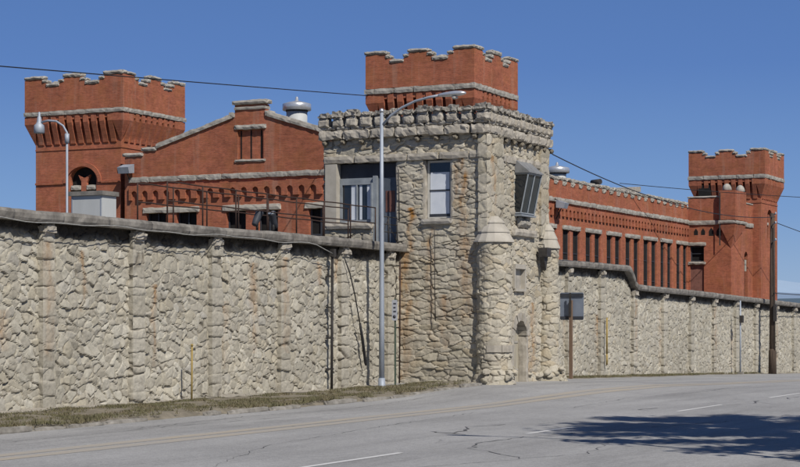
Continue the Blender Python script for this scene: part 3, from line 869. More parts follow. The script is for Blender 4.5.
mb.rough(71.42, 71.74, GY - .1, GY + .42, -.3, 2.05, .2, .03, 907, .03); mb.rough(73.06, 73.38, GY - .1, GY + .42, -.3, 2.05, .2, .03, 908, .03)
mb.build('door_arch', M_DRESS, gate)

# lamp box between turret and doorway
lb = empty('wall_lamp', (74.6, GY - .12, 5.7), 'black box lamp hung on the street face of the gatehouse beside the small turret', 'lamp')
mb = MB(); mb.box(74.35, 74.85, GY - .55, GY - .14, 5.55, 5.95); mb.build('lamp_housing', M_DARKM, lb)
mb = MB(); mb.tube([(74.6, GY - .05, 6.1), (74.6, GY - .3, 6.1), (74.6, GY - .3, 5.9)], .03, 6); mb.build('bracket', M_DARKM, lb)
mb = MB(); mb.prism([(74.35, 5.55), (74.85, 5.55), (74.6, 4.95)], 'y', GY - .40, GY - .18); mb.build('pointed_shade', M_DARKM, lb)  # solid dark wedge modelled in place of the lamp box's pointed shadow

# ------------------------------------------------------------------ red brick prison building
bld = empty('prison_building', (103, 12, 0), 'long red brick prison block with three castle towers behind the stone wall', 'building')

def wall_strips(mb, axis, d0, d1, u0, u1, z0, z1, ops):
    """a wall with openings, built of butted strips; ops = (u0, u1, z0, z1, head) with head '' or 'arch'"""
    u = u0
    def rect(a, b, c, d):
        if b - a > 1e-4 and d - c > 1e-4: mb.prism([(a, c), (b, c), (b, d), (a, d)], axis, d0, d1)
    for (a, b, c, d, hd) in sorted(ops):
        rect(u, a, z0, z1)
        rect(a, b, z0, c)
        if hd == 'arch':
            rr = (b - a) / 2; m = (a + b) / 2
            pts = [(m + rr * math.cos(t), d - rr * .8 + rr * .8 * math.sin(t)) for t in np.linspace(PI, 0, 11)]
            mb.prism([(b, z1), (a, z1)] + [(p[0], p[1]) for p in pts], axis, d0, d1)
        else:
            rect(a, b, d, z1)
        u = b
    rect(u, u1, z0, z1)

def tower(hx0, hx1, hy0, hy1, zc0, zc1, ztop, name, faces, ops=(), yops=()):
    """flared battlemented tower: head hx/hy, body set in .55 m; zc0..zc1 the stone course"""
    o = .55
    x0, x1, y0, y1 = hx0 + o, hx1 - o, hy0 + o, hy1 - o
    mb = MB(); t = .5
    wall_strips(mb, 'x', x0, x0 + t, y0, y1, -4, zc0, ops)
    wall_strips(mb, 'y', y0, y0 + t, x0 + t, x1, -4, zc0, yops)
    mb.box(x1 - t, x1, y0 + t, y1, -4, zc0); mb.box(x0 + t, x1 - t, y1 - t, y1, -4, zc0)
    tw = mb.build(name, M_BRICK, bld)
    # course
    mb = MB(); e = .09; q = 1
    def run_y(xa, xb, a, b):
        nonlocal q
        y = a
        while y < b - .02:
            y2 = min(b, y + RND.uniform(1.1, 1.9))
            if b - y2 < .5: y2 = b
            mb.rough(xa, xb, y + .002, y2 - .002, zc0, zc1, .25, .035, 900 + q, .025); q += 1; y = y2
    def run_x(ya, yb, a, b):
        nonlocal q
        x = a
        while x < b - .02:
            x2 = min(b, x + RND.uniform(1.1, 1.9))
            if b - x2 < .5: x2 = b
            mb.rough(x + .002, x2 - .002, ya, yb, zc0, zc1, .25, .035, 900 + q, .025); q += 1; x = x2
    run_y(hx0 - e, hx0 + .6, hy0 - e, hy1 + e); run_x(hy0 - e, hy0 + .6, hx0 + .61, hx1 + e)
    run_y(hx1 - .5, hx1 + e, hy0 + .62, hy1 + e); run_x(hy1 - .5, hy1 + e, hx0 + .61, hx1 - .51)
    mb.build('stone_course', M_TRIM, tw)
    # corbels: tapered brackets under the course with dark gaps between
    def prof(sg, base): return [(base + .02 * sg, zc0 - 2.05), (base - .09 * sg, zc0 - 1.97), (base - .13 * sg, zc0 - 1.75), (base - o * sg, zc0 - .55), (base - o * sg, zc0 - .002), (base + .02 * sg, zc0 - .002)]
    def flare(name, cx, cy, sx, sy):
        # solid corner that widens from the body's corner out to the head's
        m = MB(); a, b, zt_, zl = .34, .0, zc0 - .002, zc0 - 2.0
        V = [(cx + sx * .004, cy + sy * .004, zl)]
        q_ = [(cx - sx * o, cy - sy * o), (cx + sx * a, cy - sy * o), (cx + sx * a, cy + sy * .01), (cx + sx * .01, cy + sy * .01), (cx + sx * .01, cy + sy * a), (cx - sx * o, cy + sy * a)]
        V += [(x, y, zt_ - .55) for x, y in q_] + [(x, y, zt_) for x, y in q_]
        F = [(0, i + 1, (i + 1) % 6 + 1) for i in range(6)] + [(i + 1, (i + 1) % 6 + 1, (i + 1) % 6 + 7, i + 7) for i in range(6)] + [(7, 8, 9, 10, 11, 12)]
        m.add(V, F); m.build(name, M_BRICK, tw)
    flare('corner_corbel', x0, y0, 1, 1); flare('corner_corbel', x0, y1, 1, -1); flare('corner_corbel', x1, y0, -1, 1)
    n = int(round((y1 - y0 - 1.1) / .66)); p = (y1 - y0 - 1.1) / n
    for i in range(n + 1):
        c = y0 + .55 + i * p
        m = MB(); m.prism([(u, z) for u, z in prof(1, x0)], 'y', c - .205, c + .205); m.build('corbel', M_BRICK, tw)
    n = int(round((x1 - x0 - 1.1) / .66)); p = (x1 - x0 - 1.1) / n
    for i in range(n + 1):
        c = x0 + .55 + i * p
        m = MB(); m.prism([(u, z) for u, z in prof(1, y0)], 'x', c - .205, c + .205); m.build('corbel', M_BRICK, tw)
    # arch heads between the brackets
    m = MB(); m.box(hx0 + .06, x0, hy0 + .06, hy1 - .06, zc0 - .32, zc0 - .003); m.box(x0, hx1 - .06, hy0 + .06, y0, zc0 - .32, zc0 - .003); m.build('corbel_arches', M_BRICK, tw)
    m = MB(); m.box(x0 - .05, x0, y0 - .05, y1, zc0 - 2.40, zc0 - 2.28); m.box(x0, x1, y0 - .05, y0, zc0 - 2.40, zc0 - 2.28); m.build('string_moulding', M_BRICK, tw)
    # parapet with stepped merlons
    H, Mz, Lz = ztop - .24, ztop - .52, ztop - .82
    fr = [(0, .19, H), (.19, .24, Mz), (.24, .375, Lz), (.375, .42, Mz), (.42, .60, H), (.60, .645, Mz), (.645, .77, Lz), (.77, .81, Mz), (.81, 1., H)]
    mb = MB(); mc = MB(); th = .5
    for axis, a, b, d0, d1 in (('x', hy0, hy1, hx0, hx0 + th), ('x', hy0, hy1, hx1 - th, hx1), ('y', hx0 + th + .002, hx1 - th - .002, hy0, hy0 + th), ('y', hx0 + th + .002, hx1 - th - .002, hy1 - th, hy1)):
        full = (hx0, hx1) if axis == 'y' else (a, b)
        top = []
        for f0, f1, z in fr:
            u0 = min(max(full[0] + f0 * (full[1] - full[0]), a), b); u1 = min(max(full[0] + f1 * (full[1] - full[0]), a), b)
            if u1 - u0 < .02: continue
            top += [(u0, z), (u1, z)]
            k = .07; q += 1
            e0, e1 = u0 - .05, u1 + .05
            zz = z + .004
            hgt = .27 + RND.uniform(-.03, .05)
            if axis == 'x': mc.rough(d0 - k - .03, d1 + k, e0 - .03, e1 + .03, zz, zz + hgt, .16, .038, 1000 + q, .05)
            else: mc.rough(e0 - .03, e1 + .03, d0 - k - .03, d1 + k, zz, zz + hgt, .16, .038, 1000 + q, .05)
        mb.prism([(b, zc1 - .01), (a, zc1 - .01)] + top, axis, d0, d1)
    mb.build('parapet', M_BRICK, tw)
    mc.build('coping_stones', M_TRIM, tw)
    mb = MB(); mb.box(hx0 + .3, hx1 - .3, hy0 + .3, hy1 - .3, zc1 - .3, zc1 - .1); mb.build('roof_deck', M_ROOF, tw)
    return tw

tw_l = tower(102.7, 110.5, 37.84, 46.2, 17.12, 17.45, 19.95, 'tower', '', ops=[(40.45, 42.75, 9.0, 13.5, 'arch')])
tw_c = tower(102.7, 109.85, 11.55, 19.15, 17.20, 17.58, 19.95, 'tower', '')
tw_r = tower(174.2, 181.75, 11.77, 19.5, 16.80, 17.2, 19.75, 'tower', '', yops=[(177.2, 179.1, 11.0, 13.9, 'arch')])
# arched double window of the far left tower
mb = MB(); mb.box(103.66, 103.72, 40.3, 42.9, 8.9, 13.6); mb.build('dark_opening', M_VOID, tw_l)
mb = MB(); mb.box(103.38, 103.62, 41.38, 41.82, 9, 12.75); mb.prism([(41.1, 12.95), (41.38, 12.4), (41.82, 12.4), (42.1, 12.95), (41.6, 12.7)], 'x', 103.42, 103.62)
mb.build('window_mullion', M_BRICK, tw_l)
for a, b in ((40.5, 41.36), (41.84, 42.7)):
    mb = MB(); mb.rough(103.30, 103.6, a, b, 11.88, 12.24, .2, .02, int(a * 9), .03); mb.build('window_lintel', M_PALE, tw_l)
mb = MB()
pts = [(41.6 + 1.62 * math.cos(a), 12.4 + 1.42 * math.sin(a)) for a in np.linspace(0, PI, 15)] + [(41.6 + 1.34 * math.cos(a), 12.4 + 1.12 * math.sin(a)) for a in np.linspace(PI, 0, 15)]
mb.prism(pts, 'x', 103.13, 103.249); mb.box(103.16, 103.249, 43.2, 45.65, 12.33, 12.47); mb.box(103.16, 103.249, 38.4, 40.0, 12.33, 12.47)
mb.build('arch_hood', M_BRICK, tw_l)
# arched window of the right tower
mb = MB(); mb.box(177.0, 179.3, 12.75, 12.8, 10.8, 14.1); mb.build('dark_opening', M_VOID, tw_r)
mb = MB(); mb.box(177.95, 178.3, 12.4, 12.7, 11., 13.4); mb.build('window_mullion', M_BRICK, tw_r); mb = MB(); mb.rough(177.25, 177.94, 12.35, 12.7, 12.3, 12.6, .2, .02, 8, .02); mb.build('window_lintel', M_PALE, tw_r)
# opening in the corbels of the right tower
mb = MB(); mb.box(174.3, 174.72, 17.3, 18.5, 14.9, 16.3); mb.build('dark_louvre', M_VOID, tw_r)

# gable front between the left and central towers (x = 102.75)
FX = 102.78
gt = [(18.9, 13.75), (22.84, 15.12), (26.6, 16.25), (26.6, 17.05), (28.95, 17.05), (28.95, 16.25), (35.2, 14.42), (35.2, 14.28), (36.3, 14.28), (36.3, 13.95), (37.75, 13.95)]
wins = [(34.36, 35.98), (31.94, 33.55), (28.1, 29.62), (25.65, 27.2), (21.8, 23.35), (19.4, 20.9)]
mb = MB()
ops = [(a, b, 6.2, 10.08, '') for a, b in wins]
wall_strips(mb, 'x', FX, FX + .5, 18.9, 37.75, -4, 12.2, ops)
# upper part leaves a blind window
by0, by1, bz0, bz1 = 26.75, 28.75, 13.45, 15.42
up = [p for p in gt]
def ztop_at(y):
    P = sorted(gt)
    return float(np.interp(y, [p[0] for p in P], [p[1] for p in P]))
mb.prism([(18.9, 12.2)] + [p for p in gt if p[0] < 26.65 and p[1] < 16.3] + [(26.75, 16.25), (26.75, 12.2)], 'x', FX, FX + .5)
mb.prism([(by0, 12.2), (by0, bz0), (by1, bz0), (by1, 12.2)], 'x', FX, FX + .5)
mb.prism([(by0, bz1), (by0, 17.05), (by1, 17.05), (by1, bz1)], 'x', FX, FX + .5)
mb.prism([(26.6, 16.25), (26.6, 17.05), (by0, 17.05), (by0, 16.25)], 'x', FX, FX + .5)
mb.prism([(by1, 12.2), (by1, 17.05), (28.95, 17.05), (28.95, 16.25), (35.2, 14.42), (35.2, 14.28), (36.3, 14.28), (36.3, 13.95), (37.75, 13.95), (37.75, 12.2)], 'x', FX, FX + .5)
gw = mb.build('gable_front', M_BRICK, bld)
mb = MB(); mb.box(FX + .18, FX + .4, by0, by1, bz0, bz1); bw = mb.build('blind_window', M_BRICK, gw)
mb = MB()
for y in (27.0, 27.78, 28.55): mb.box(FX + .16, FX + .18, y - .05, y + .05, bz0 + .05, bz1 - .05)
mb.build('dark_slit', M_VOID, gw)
mb = MB(); mb.rough(FX - .12, FX + .3, by0 - .25, by1 + .25, bz1 - .02, bz1 + .34, .2, .03, 31, .04); mb.build('window_lintel', M_TRIM, gw)
mb = MB(); mb.rough(FX - .12, FX + .3, by0 - .2, by1 + .2, bz0 - .22, bz0 + .02, .2, .03, 32, .04); mb.build('window_sill', M_TRIM, gw)
# gable coping stones
mb = MB()
def slope(ya, za, yb, zb_, h=.32):
    n = max(1, int(abs(yb - ya) / 1.25)); k = 0
    for i in range(n):
        a = ya + (yb - ya) * i / n; b = ya + (yb - ya) * (i + 1) / n
        c = za + (zb_ - za) * i / n; d = za + (zb_ - za) * (i + 1) / n
        j = RND.uniform(-.03, .04)
        lo, hi = min(a, b) + .01, max(a, b) - .01
        zl, zh = (c, d) if a < b else (d, c)
        nn = 6; V = []; F = []
        for p in range(nn + 1):
            f = p / nn; y = lo + (hi - lo) * f; z = zl + (zh - zl) * f + .003
            for (x, dz) in ((FX - .12, 0), (FX - .13, h * .5), (FX - .08, h + j), (FX + .3, h + .02 + j), (FX + .62, h + j), (FX + .62, 0)):
                V.append((x + RND.uniform(-.02, .02), y, z + dz + RND.uniform(-.025, .025) * (dz > 0)))
        for p in range(nn):
            for k in range(6): F.append((p * 6 + k, p * 6 + 6 + k, p * 6 + 6 + (k + 1) % 6, p * 6 + (k + 1) % 6))
        F.append(tuple(range(6))); F.append(tuple(nn * 6 + k for k in range(6)))
        mb.add(V, F)
slope(18.9, 13.75, 22.84, 15.12); slope(22.84, 15.12, 26.45, 16.22); slope(35.15, 14.44, 29.1, 16.22)
mb.rough(FX - .14, FX + .62, 26.15, 26.62, 16.24, 16.62, .2, .03, 41, .04); mb.rough(FX - .14, FX + .62, 28.93, 29.4, 16.24, 16.62, .2, .03, 42, .04)
mb.rough(FX - .16, FX + .62, 26.38, 29.17, 17.05, 17.40, .25, .04, 43, .05)
mb.rough(FX - .10, FX + .62, 26.56, 28.99, 16.72, 16.95, .25, .02, 46, .02)
mb.rough(FX - .14, FX + .62, 35.1, 36.4, 14.29, 14.60, .2, .03, 44, .05); mb.rough(FX - .14, FX + .62, 36.2, 37.95, 13.96, 14.24, .2, .03, 45, .05)
mb.build('gable_coping', M_TRIM, gw)
mb = MB(); y = 18.95; k = 0
while y < 37.4:
    L = RND.uniform(1.2, 2.4); y2 = min(y + L, 37.4); mb.rough(FX - .14, FX - .002, y + .002, y2 - .002, 12.18, 12.55, .2, .035, 60 + k, .022); y = y2; k += 1
mb.build('stone_course', M_TRIM, gw)
def corbel_table(axis, u0, u1, d0, d1, zt, zm, zl, pitch, wd, parent, pointed=True):
    n = int((u1 - u0) / pitch); p = (u1 - u0) / n
    bot = []
    for i in range(n):
        c = u0 + (i + .5) * p; h = wd / 2
        bot += [(c - h, zl), (c - h, zm - h * .9)]
        if pointed: bot += [(c - h * .72, zm - h * .35), (c, zm), (c + h * .72, zm - h * .35)]
        else: bot += [(c - h * .5, zm), (c + h * .5, zm)]
        bot += [(c + h, zm - h * .9), (c + h, zl)]
    m = MB()
    # narrow trapezes keep the faces well behaved
    for i in range(n):
        a = u0 + i * p; b = a + p; c = (a + b) / 2; h = wd / 2
        m.prism([(a, zl), (a, zt), (c, zt), (c, zm), (c - h * .72, zm - h * .35), (c - h, zm - h * .9), (c - h, zl)], axis, d0, d1)
        m.prism([(c, zm), (c, zt), (b, zt), (b, zl), (c + h, zl), (c + h, zm - h * .9), (c + h * .72, zm - h * .35)], axis, d0, d1)
    return m.build('corbel_table', M_BRICK, parent)
corbel_table('x', 19.0, 37.3, FX - .19, FX - .003, 11.95, 11.62, 10.98, .85, .46, gw)
for a, b in wins:
    mb = MB(); mb.box(FX + .42, FX + .46, a - .05, b + .05, 6.1, 10.1); w = mb.build('window', M_VOID, gw)
    mb = MB(); mb.box(FX + .30, FX + .36, a, a + .10, 6.2, 10.08); mb.box(FX + .30, FX + .36, b - .10, b, 6.2, 10.08); mb.box(FX + .30, FX + .36, (a + b) / 2 - .05, (a + b) / 2 + .05, 6.2, 10.08); mb.box(FX + .301, FX + .361, a, b, 8.3, 8.4)
    mb.build('frame', M_DARKP, w)
for a, b in ((31.7, 36.25), (25.4, 29.9), (19.15, 23.6)):
    mb = MB(); mb.rough(FX - .12, FX + .2, a, b, 10.05, 10.46, .25, .03, int(a * 3), .03); mb.build('lintel', M_PALE, gw)
# roof just behind the gable, and flat roofs beyond
mb = MB(); mb.prism([(18.9, 13.3), (27.75, 16.0), (37.5, 13.6), (37.5, 12.6), (18.9, 12.6)], 'x', FX + .5, 111.5)
mb.box(111.5, 174.7, 17.9, 37.5, 12.6, 12.9); mb.build('roof', M_ROOF, bld)
mb = MB(); mb.box(110, 181, 37.5, 38, -4, 12.9); mb.box(174.9, 175.3, 19, 37.5, -4, 12.9); mb.build('rear_walls', M_BRICK, bld)

# long side facing the street
LY = 17.33
pairs = [(133.15, 137.22), (138.39, 142.24), (143.5, 147.33), (148.38, 152.31), (153.29, 157.3), (158.19, 161.81), (163.05, 166.75)]
pairs = [(107.9 + i * 5.03, 111.8 + i * 5.03) for i in range(5)] + pairs
mb = MB(); ops = []
for a, b in pairs:
    m_ = (a + b) / 2; h = .38
    ops += [(a + .16, m_ - h, 3.2, 9.98, ''), (m_ + h, b - .16, 3.2, 9.98, '')]
wall_strips(mb, 'y', LY, LY + .26, 104, 174.9, -4, 12.0, ops)
mb.box(104, 174.9, LY, LY + .5, 12.0, 13.40)
ls = mb.build('side_front', M_BRICK, bld)
for (a, b, c, d, _) in ops:
    mb = MB(); mb.box(a + .001, b - .001, LY + .20, LY + .255, c - .02, d); w = mb.build('window', M_VOID, ls)
    mb = MB(); mb.box(a, a + .09, LY + .15, LY + .195, c, d); mb.box(b - .09, b - .002, LY + .15, LY + .195, c, d)
    for z in (4.5, 6.3, 8.1): mb.box(a + .091, b - .091, LY + .155, LY + .19, z, z + .07)
    mb.build('frame', M_DARKP, w)
for i, (a, b) in enumerate(pairs):
    mb = MB(); mb.rough(a, b, LY - .13, LY + .2, 9.96, 10.34, .3, .03, 120 + i, .03); mb.build('lintel', M_TRIM, ls)
mb = MB(); x = 105; k = 0
while x < 166.8:
    x2 = min(166.85, x + RND.uniform(1.4, 2.6)); mb.rough(x + .01, x2 - .01, LY - .18, LY - .002, 12.02, 12.42, .3, .03, 200 + k, .03); x = x2; k += 1
mb.build('stone_course', M_TRIM, ls)
corbel_table('y', 105, 166.8, LY - .16, LY - .003, 11.85, 11.58, 10.98, .85, .40, ls)
# merlons along the roof edge, each a brick block under stepped stone caps
x = 110.2; k = 0
while x < 166.0:
    mb = MB(); mb.box(x, x + .85, LY, LY + .5, 13.401, 13.78); me_ = mb.build('merlon', M_BRICK, ls)
    mb = MB(); mb.rough(x - .12, x + .97, LY - .1, LY + .58, 13.785, 14.12, .2, .055, 300 + k, .05)
    mb.rough(x - .30, x - .01, LY - .08, LY + .58, 13.52, 13.82, .18, .05, 400 + k, .05); mb.rough(x + .86, x + 1.15, LY - .08, LY + .58, 13.52, 13.82, .18, .05, 430 + k, .05)
    mb.build('cap_stone', M_CAP, me_)
    mb = MB(); mb.rough(x + 1.16, x + 1.54, LY - .08, LY + .58, 13.405, 13.66, .2, .04, 500 + k, .05); mb.build('crenel_stone', M_CAP, ls)
    x += 1.85; k += 1

# projecting end pavilion in front of the right tower
PX, PY = 166.87, 13.13
mb = MB()
wall_strips(mb, 'x', PX, PX + .5, PY, LY, -4, 14.45, [(15.76, 17.13, 4.3, 9.93, '')])
wall_strips(mb, 'y', PY, PY + .5, PX + .5, 174.74, -4, 14.1, [(171.6, 172.85, 5.0, 9.5, 'arch')])
pv = mb.build('end_pavilion', M_BRICK, bld)
mb = MB(); mb.box(PX + .15, PX + .4, 15.76, 17.13, 4.3, 8.2); mb.build('bricked_panel', M_BRICKD, pv)
mb = MB(); mb.box(PX + .40, PX + .44, 15.7, 17.2, 8.2, 10.0); w = mb.build('window', M_VOID, pv)
mb = MB(); frame_x(PX + .25, .07, 15.76, 17.13, 8.42, 9.93, .12, mb); mb.box(PX + .25, PX + .3, 15.88, 17.0, 9.15, 9.22); mb.build('frame', M_DARKP, w)
mb = MB(); mb.rough(PX - .12, PX + .2, 15.55, 17.3, 9.93, 10.28, .25, .03, 601, .03); mb.build('window_lintel', M_TRIM, pv)
mb = MB(); mb.rough(PX - .14, PX + .2, 15.6, 17.3, 8.12, 8.42, .25, .03, 602, .03); mb.build('window_sill', M_TRIM, pv)
mb = MB(); mb.rough(PX - .16, PX - .002, PY - .16, LY, 11.9, 12.32, .3, .03, 603, .03); mb.rough(PX + .002, 174.7, PY - .16, PY - .002, 11.9, 12.32, .3, .03, 604, .03); mb.build('stone_course', M_TRIM, pv)
mb = MB(); mb.rough(PX - .08, PX + .55, 14.2, LY + .1, 14.46, 14.66, .25, .03, 606, .04); mb.rough(172.0, 174.7, PY - .08, PY + .55, 14.11, 14.32, .25, .03, 607, .04); mb.build('coping', M_TRIM, pv)
mb = MB(); mb.box(171.5, 173.0, PY + .3, PY + .34, 4.9, 9.6); mb.build('dark_opening', M_VOID, pv)
mb = MB(); mb.box(172.05, 172.4, PY + .02, PY + .25, 7.6, 8.7); mb.build('window_mullion', M_PALE, pv)
mb = MB()
for y, d in ((16.55, 0), (15.85, 0)):
    mb.prism([(y - .2, 10.95), (y - .2, 11.3), (y, 11.6), (y + .2, 11.3), (y + .2, 10.95)], 'x', PX - .004, PX + .02)
for y in (15.05, 14.3):
    mb.prism([(y - .24, 10.85), (y - .24, 11.3), (y, 11.65), (y + .24, 11.3), (y + .24, 10.85)], 'x', PX - .004, PX + .02)
mb.build('arched_vents', M_VOID, pv)
# corner bartizan: square shaft on a tapering corbel with two domed stones
mb = MB(); bx0, bx1, by0_, by1_ = PX - .45, PX + 4.4, PY - .55, 14.15
mb.box(bx0, PX + 3.4, by0_, by1_, 12.33, 15.1); mb.box(bx0 + .08, PX + 3.3, by0_ + .08, by1_ - .05, 11.9, 12.33)
V = [(bx0, by0_, 11.9), (PX + 3.4, by0_, 11.9), (PX + 3.4, PY, 11.9), (PX, PY, 11.9), (PX, by1_, 11.9), (bx0, by1_, 11.9), (PX, PY, 9.6)]
mb.add(V, [(0, 1, 6), (1, 2, 6), (4, 5, 6), (5, 0, 6), (0, 5, 4, 3), (0, 3, 2, 1)])
bt = mb.build('corner_bartizan', M_BRICK, pv)
mb = MB(); mb.rough(bx0 - .12, PX + 3.5, by0_ - .12, by1_ + .1, 11.95, 12.30, .3, .03, 611, .04); mb.build('stone_course', M_TRIM, bt)
for x, y in ((PX + .1, 13.55), (PX + 2.6, 12.95)):
    mb = MB(); mb.lathe((x, y, 15.1), [(.1, 0), (.40, 0), (.45, .10), (.42, .30), (.32, .52), (.14, .66), (.02, .69)], 14); mb.build('domed_cap', M_TRIM, bt)
mb = MB(); mb.box(bx0 - .03, bx0 - .002, 14.02, 14.14, 9.9, 14.9); mb.build('downpipe', M_DARKM, bt)  # thin dark strip down the left edge of the bartizan
mb = MB(); mb.rough(PX - .5, 181.5, 11.3, PY + .3, 3.95, 4.4, .4, .03, 615, .03); mb.rough(173.8, 181.5, 10.9, 12.4, 3.5, 3.94, .4, .03, 616, .03); mb.build('plinth', M_TRIM, pv)

# roof ventilators
def ventilator(name, c, r, h, label, group=None):
    v = empty(name, c, label, 'roof vent', group)
    mb = MB(); mb.lathe(c, [(.73 * r, -.8), (.73 * r, h * .65)], 24); mb.build('duct', M_SHED, v)
    mb = MB(); mb.lathe(c, [(.74 * r, h * .66), (.95 * r, h * .64), (1.0 * r, h * .655), (1.0 * r, h * .82), (.97 * r, h * .835), (.55 * r, h * .885), (.2 * r, h * .92), (.12 * r, h * .93), (.09 * r, h * 1.03), (.02, h * 1.05)], 32); mb.build('cowl', M_LAMP, v)
    mb = MB(); mb.lathe(c, [(.755 * r, h * .60), (.78 * r, h * .645)], 24); mb.build('louvre_ring', M_DARKM, v)
    return v
ventilator('roof_ventilator', (109.2, 27.83, 15.8), 1.0, 2.4, 'large round galvanised ventilator behind the gable of the brick block')
ventilator('roof_ventilator', (142.4, 21.3, 13.75), 1.05, 2.3, 'small shiny domed ventilator on the long roof just right of the gatehouse')
v = empty('roof_hatch', (160.0, 21.3, 14.3), 'low pale roof hatch on the long brick roof near the middle', 'roof hatch')
mb = MB(); mb.add([(158, 20.3, 14.75), (161.6, 20.3, 14.85), (161.6, 22.3, 14.85), (158, 22.3, 14.75), (158, 20.3, 15.0), (161.6, 20.3, 15.35), (161.6, 22.3, 15.35), (158, 22.3, 15.0)], [(0, 1, 2, 3), (4, 5, 6, 7), (0, 1, 5, 4), (1, 2, 6, 5), (2, 3, 7, 6), (3, 0, 4, 7)]); mb.build('hatch_lid', M_DRESS, v)
mb = MB(); mb.box(160.2, 161.3, 20.5, 22.1, 12.8, 14.8); mb.build('hatch_base', M_DARKM, v)
v = empty('exhaust_stack', (145.4, 18.9, 13.0), 'short dark exhaust stack with a turned head on the long roof', 'roof vent')
mb = MB(); mb.tube([(146.4, 19.2, 12.8), (146.4, 19.2, 14.75)], .22, 10); mb.build('pipe', M_COPE, v)
mb = MB(); mb.tube([(146.2, 18.8, 14.70), (146.6, 19.7, 14.66)], .24, 12); mb.build('turned_head', M_DARKM, v)

# floodlights bracketed to the brickwork
def brick_lamp(c, face, label):
    v = empty('floodlight', c, label, 'floodlight', 'floodlights on the brick walls')
    x, y, z = c
    mb = MB()
    if face == 'x':
        mb.prism([(x - .9, z), (x - .15, z + .25), (x - .15, z - .35), (x - .75, z - .42)], 'y', y - .45, y + .45); mb.build('housing', M_GALV, v)
        mb = MB(); mb.tube([(x, y, z - .1), (x - .3, y, z - .1)], .06, 8); mb.tube([(x, y, z - .9), (x - .35, y, z - .35)], .04, 6); mb.build('bracket', M_DARKM, v)
    else:
        mb.prism([(y - .9, z), (y - .15, z + .25), (y - .15, z - .35), (y - .75, z - .42)], 'x', x - .45, x + .45); mb.build('housing', M_GALV, v)
        mb = MB(); mb.tube([(x, y, z - .1), (x, y - .3, z - .1)], .06, 8); mb.tube([(x, y, z - 1.2), (x, y - .45, z - .35)], .05, 6); mb.tube([(x - .35, y, z + .35), (x, y - .5, z)], .05, 6); mb.build('bracket', M_DARKM, v)
brick_lamp((102.75, 37.3, 13.2), 'x', 'grey floodlight bracketed to the brick at the left end of the gable')
brick_lamp((131.4, 17.15, 11.9), 'y', 'grey floodlight bracketed to the long brick wall beside the gatehouse')

# ------------------------------------------------------------------ walkway furniture
def railing(y, x0, x1, n, label):
    v = empty('walkway_railing', ((x0 + x1) / 2, y, 5.97), label, 'railing', 'railings on the wall walk')
    for i in range(n):
        x = x0 + (x1 - x0) * i / (n - 1)
        mb = MB(); mb.tube([(x, y, 5.93), (x, y, 7.38)], .03, 6); mb.build('post', M_RUST, v)
    for z in (7.36, 6.72):
        mb = MB(); mb.tube([(x0 + (x1 - x0) * i / 20, y, z + .012 * math.sin(i * 1.7)) for i in range(21)], .026, 6); mb.build('rail', M_RUST, v)
railing(.02, 50.75, 66.2, 8, 'thin rusty railing along the street edge of the left wall top')
railing(1.28, 50.85, 66.2, 8, 'thin rusty railing along the inner edge of the left wall top')
v = empty('landing_railing', (66.9, .1, 5.97), 'low dark railing with crossed bars at the gatehouse walkway door', 'railing')
for x in (66.35, 67.15, 67.95):
    mb = MB(); mb.tube([(x, -.12, 5.93), (x, -.12, 7.05)], .028, 6); mb.build('post', M_DARKM, v)
for z in (7.03, 6.72, 6.40):
    mb = MB(); mb.tube([(66.35, -.12, z), (67.95, -.12, z)], .022, 6); mb.build('rail', M_DARKM, v)
mb = MB(); mb.tube([(66.35, -.12, 6.0), (67.15, -.12, 7.0)], .018, 6); mb.tube([(67.95, -.12, 6.0), (67.15, -.12, 6.7)], .018, 6); mb.build('brace', M_DARKM, v)

def flood(x, lean, label):
    v = empty('searchlight', (x, .55, 5.97), label, 'searchlight', 'searchlights on the wall walk')
    m = Matrix.Rotation(lean, 4, 'Y')
    mb = MB(); mb.tube([(x, .55, 5.95), (x, .55, 6.55)], .05, 8); mb.lathe((x, .55, 5.96), [(.2, 0), (.2, .04)], 12); mb.build('stand', M_DARKM, v)
    mb = MB(); mb.lathe((x, .55, 6.50), [(.07, -.34), (.11, -.31), (.13, -.1), (.145, .24), (.165, .29)], 14, mat=m); h = mb.build('housing', M_DARKP, v)
    mb = MB(); mb.lathe((x, .55, 6.50), [(.15, .295), (.14, .31), (.02, .33)], 14, mat=m); mb.build('lens', M_FRAMEB, h)
flood(57.55, math.radians(38), 'dark searchlight on the wall walk, the left one of two, tipped right')
flood(58.75, math.radians(-28), 'dark searchlight on the wall walk, the right one of two, tipped left')

v = empty('equipment_shed', (49.5, 2.05, 0), 'pale grey box shed with a flat lid showing above the left end of the wall', 'shed')
mb = MB(); mb.box(49.0, 49.8, 1.42, 2.66, -.4, 6.84)
mb.build('shed_body', M_SHED, v)
mb = MB(); mb.box(48.93, 49.87, 1.35, 2.73, 6.845, 6.99); mb.build('lid', M_COPE, v)
mb = MB(); mb.box(48.985, 48.998, 1.44, 1.48, -.3, 6.8); mb.box(48.985, 48.998, 2.6, 2.64, -.3, 6.8); mb.build('corner_trim', M_GALV, v)

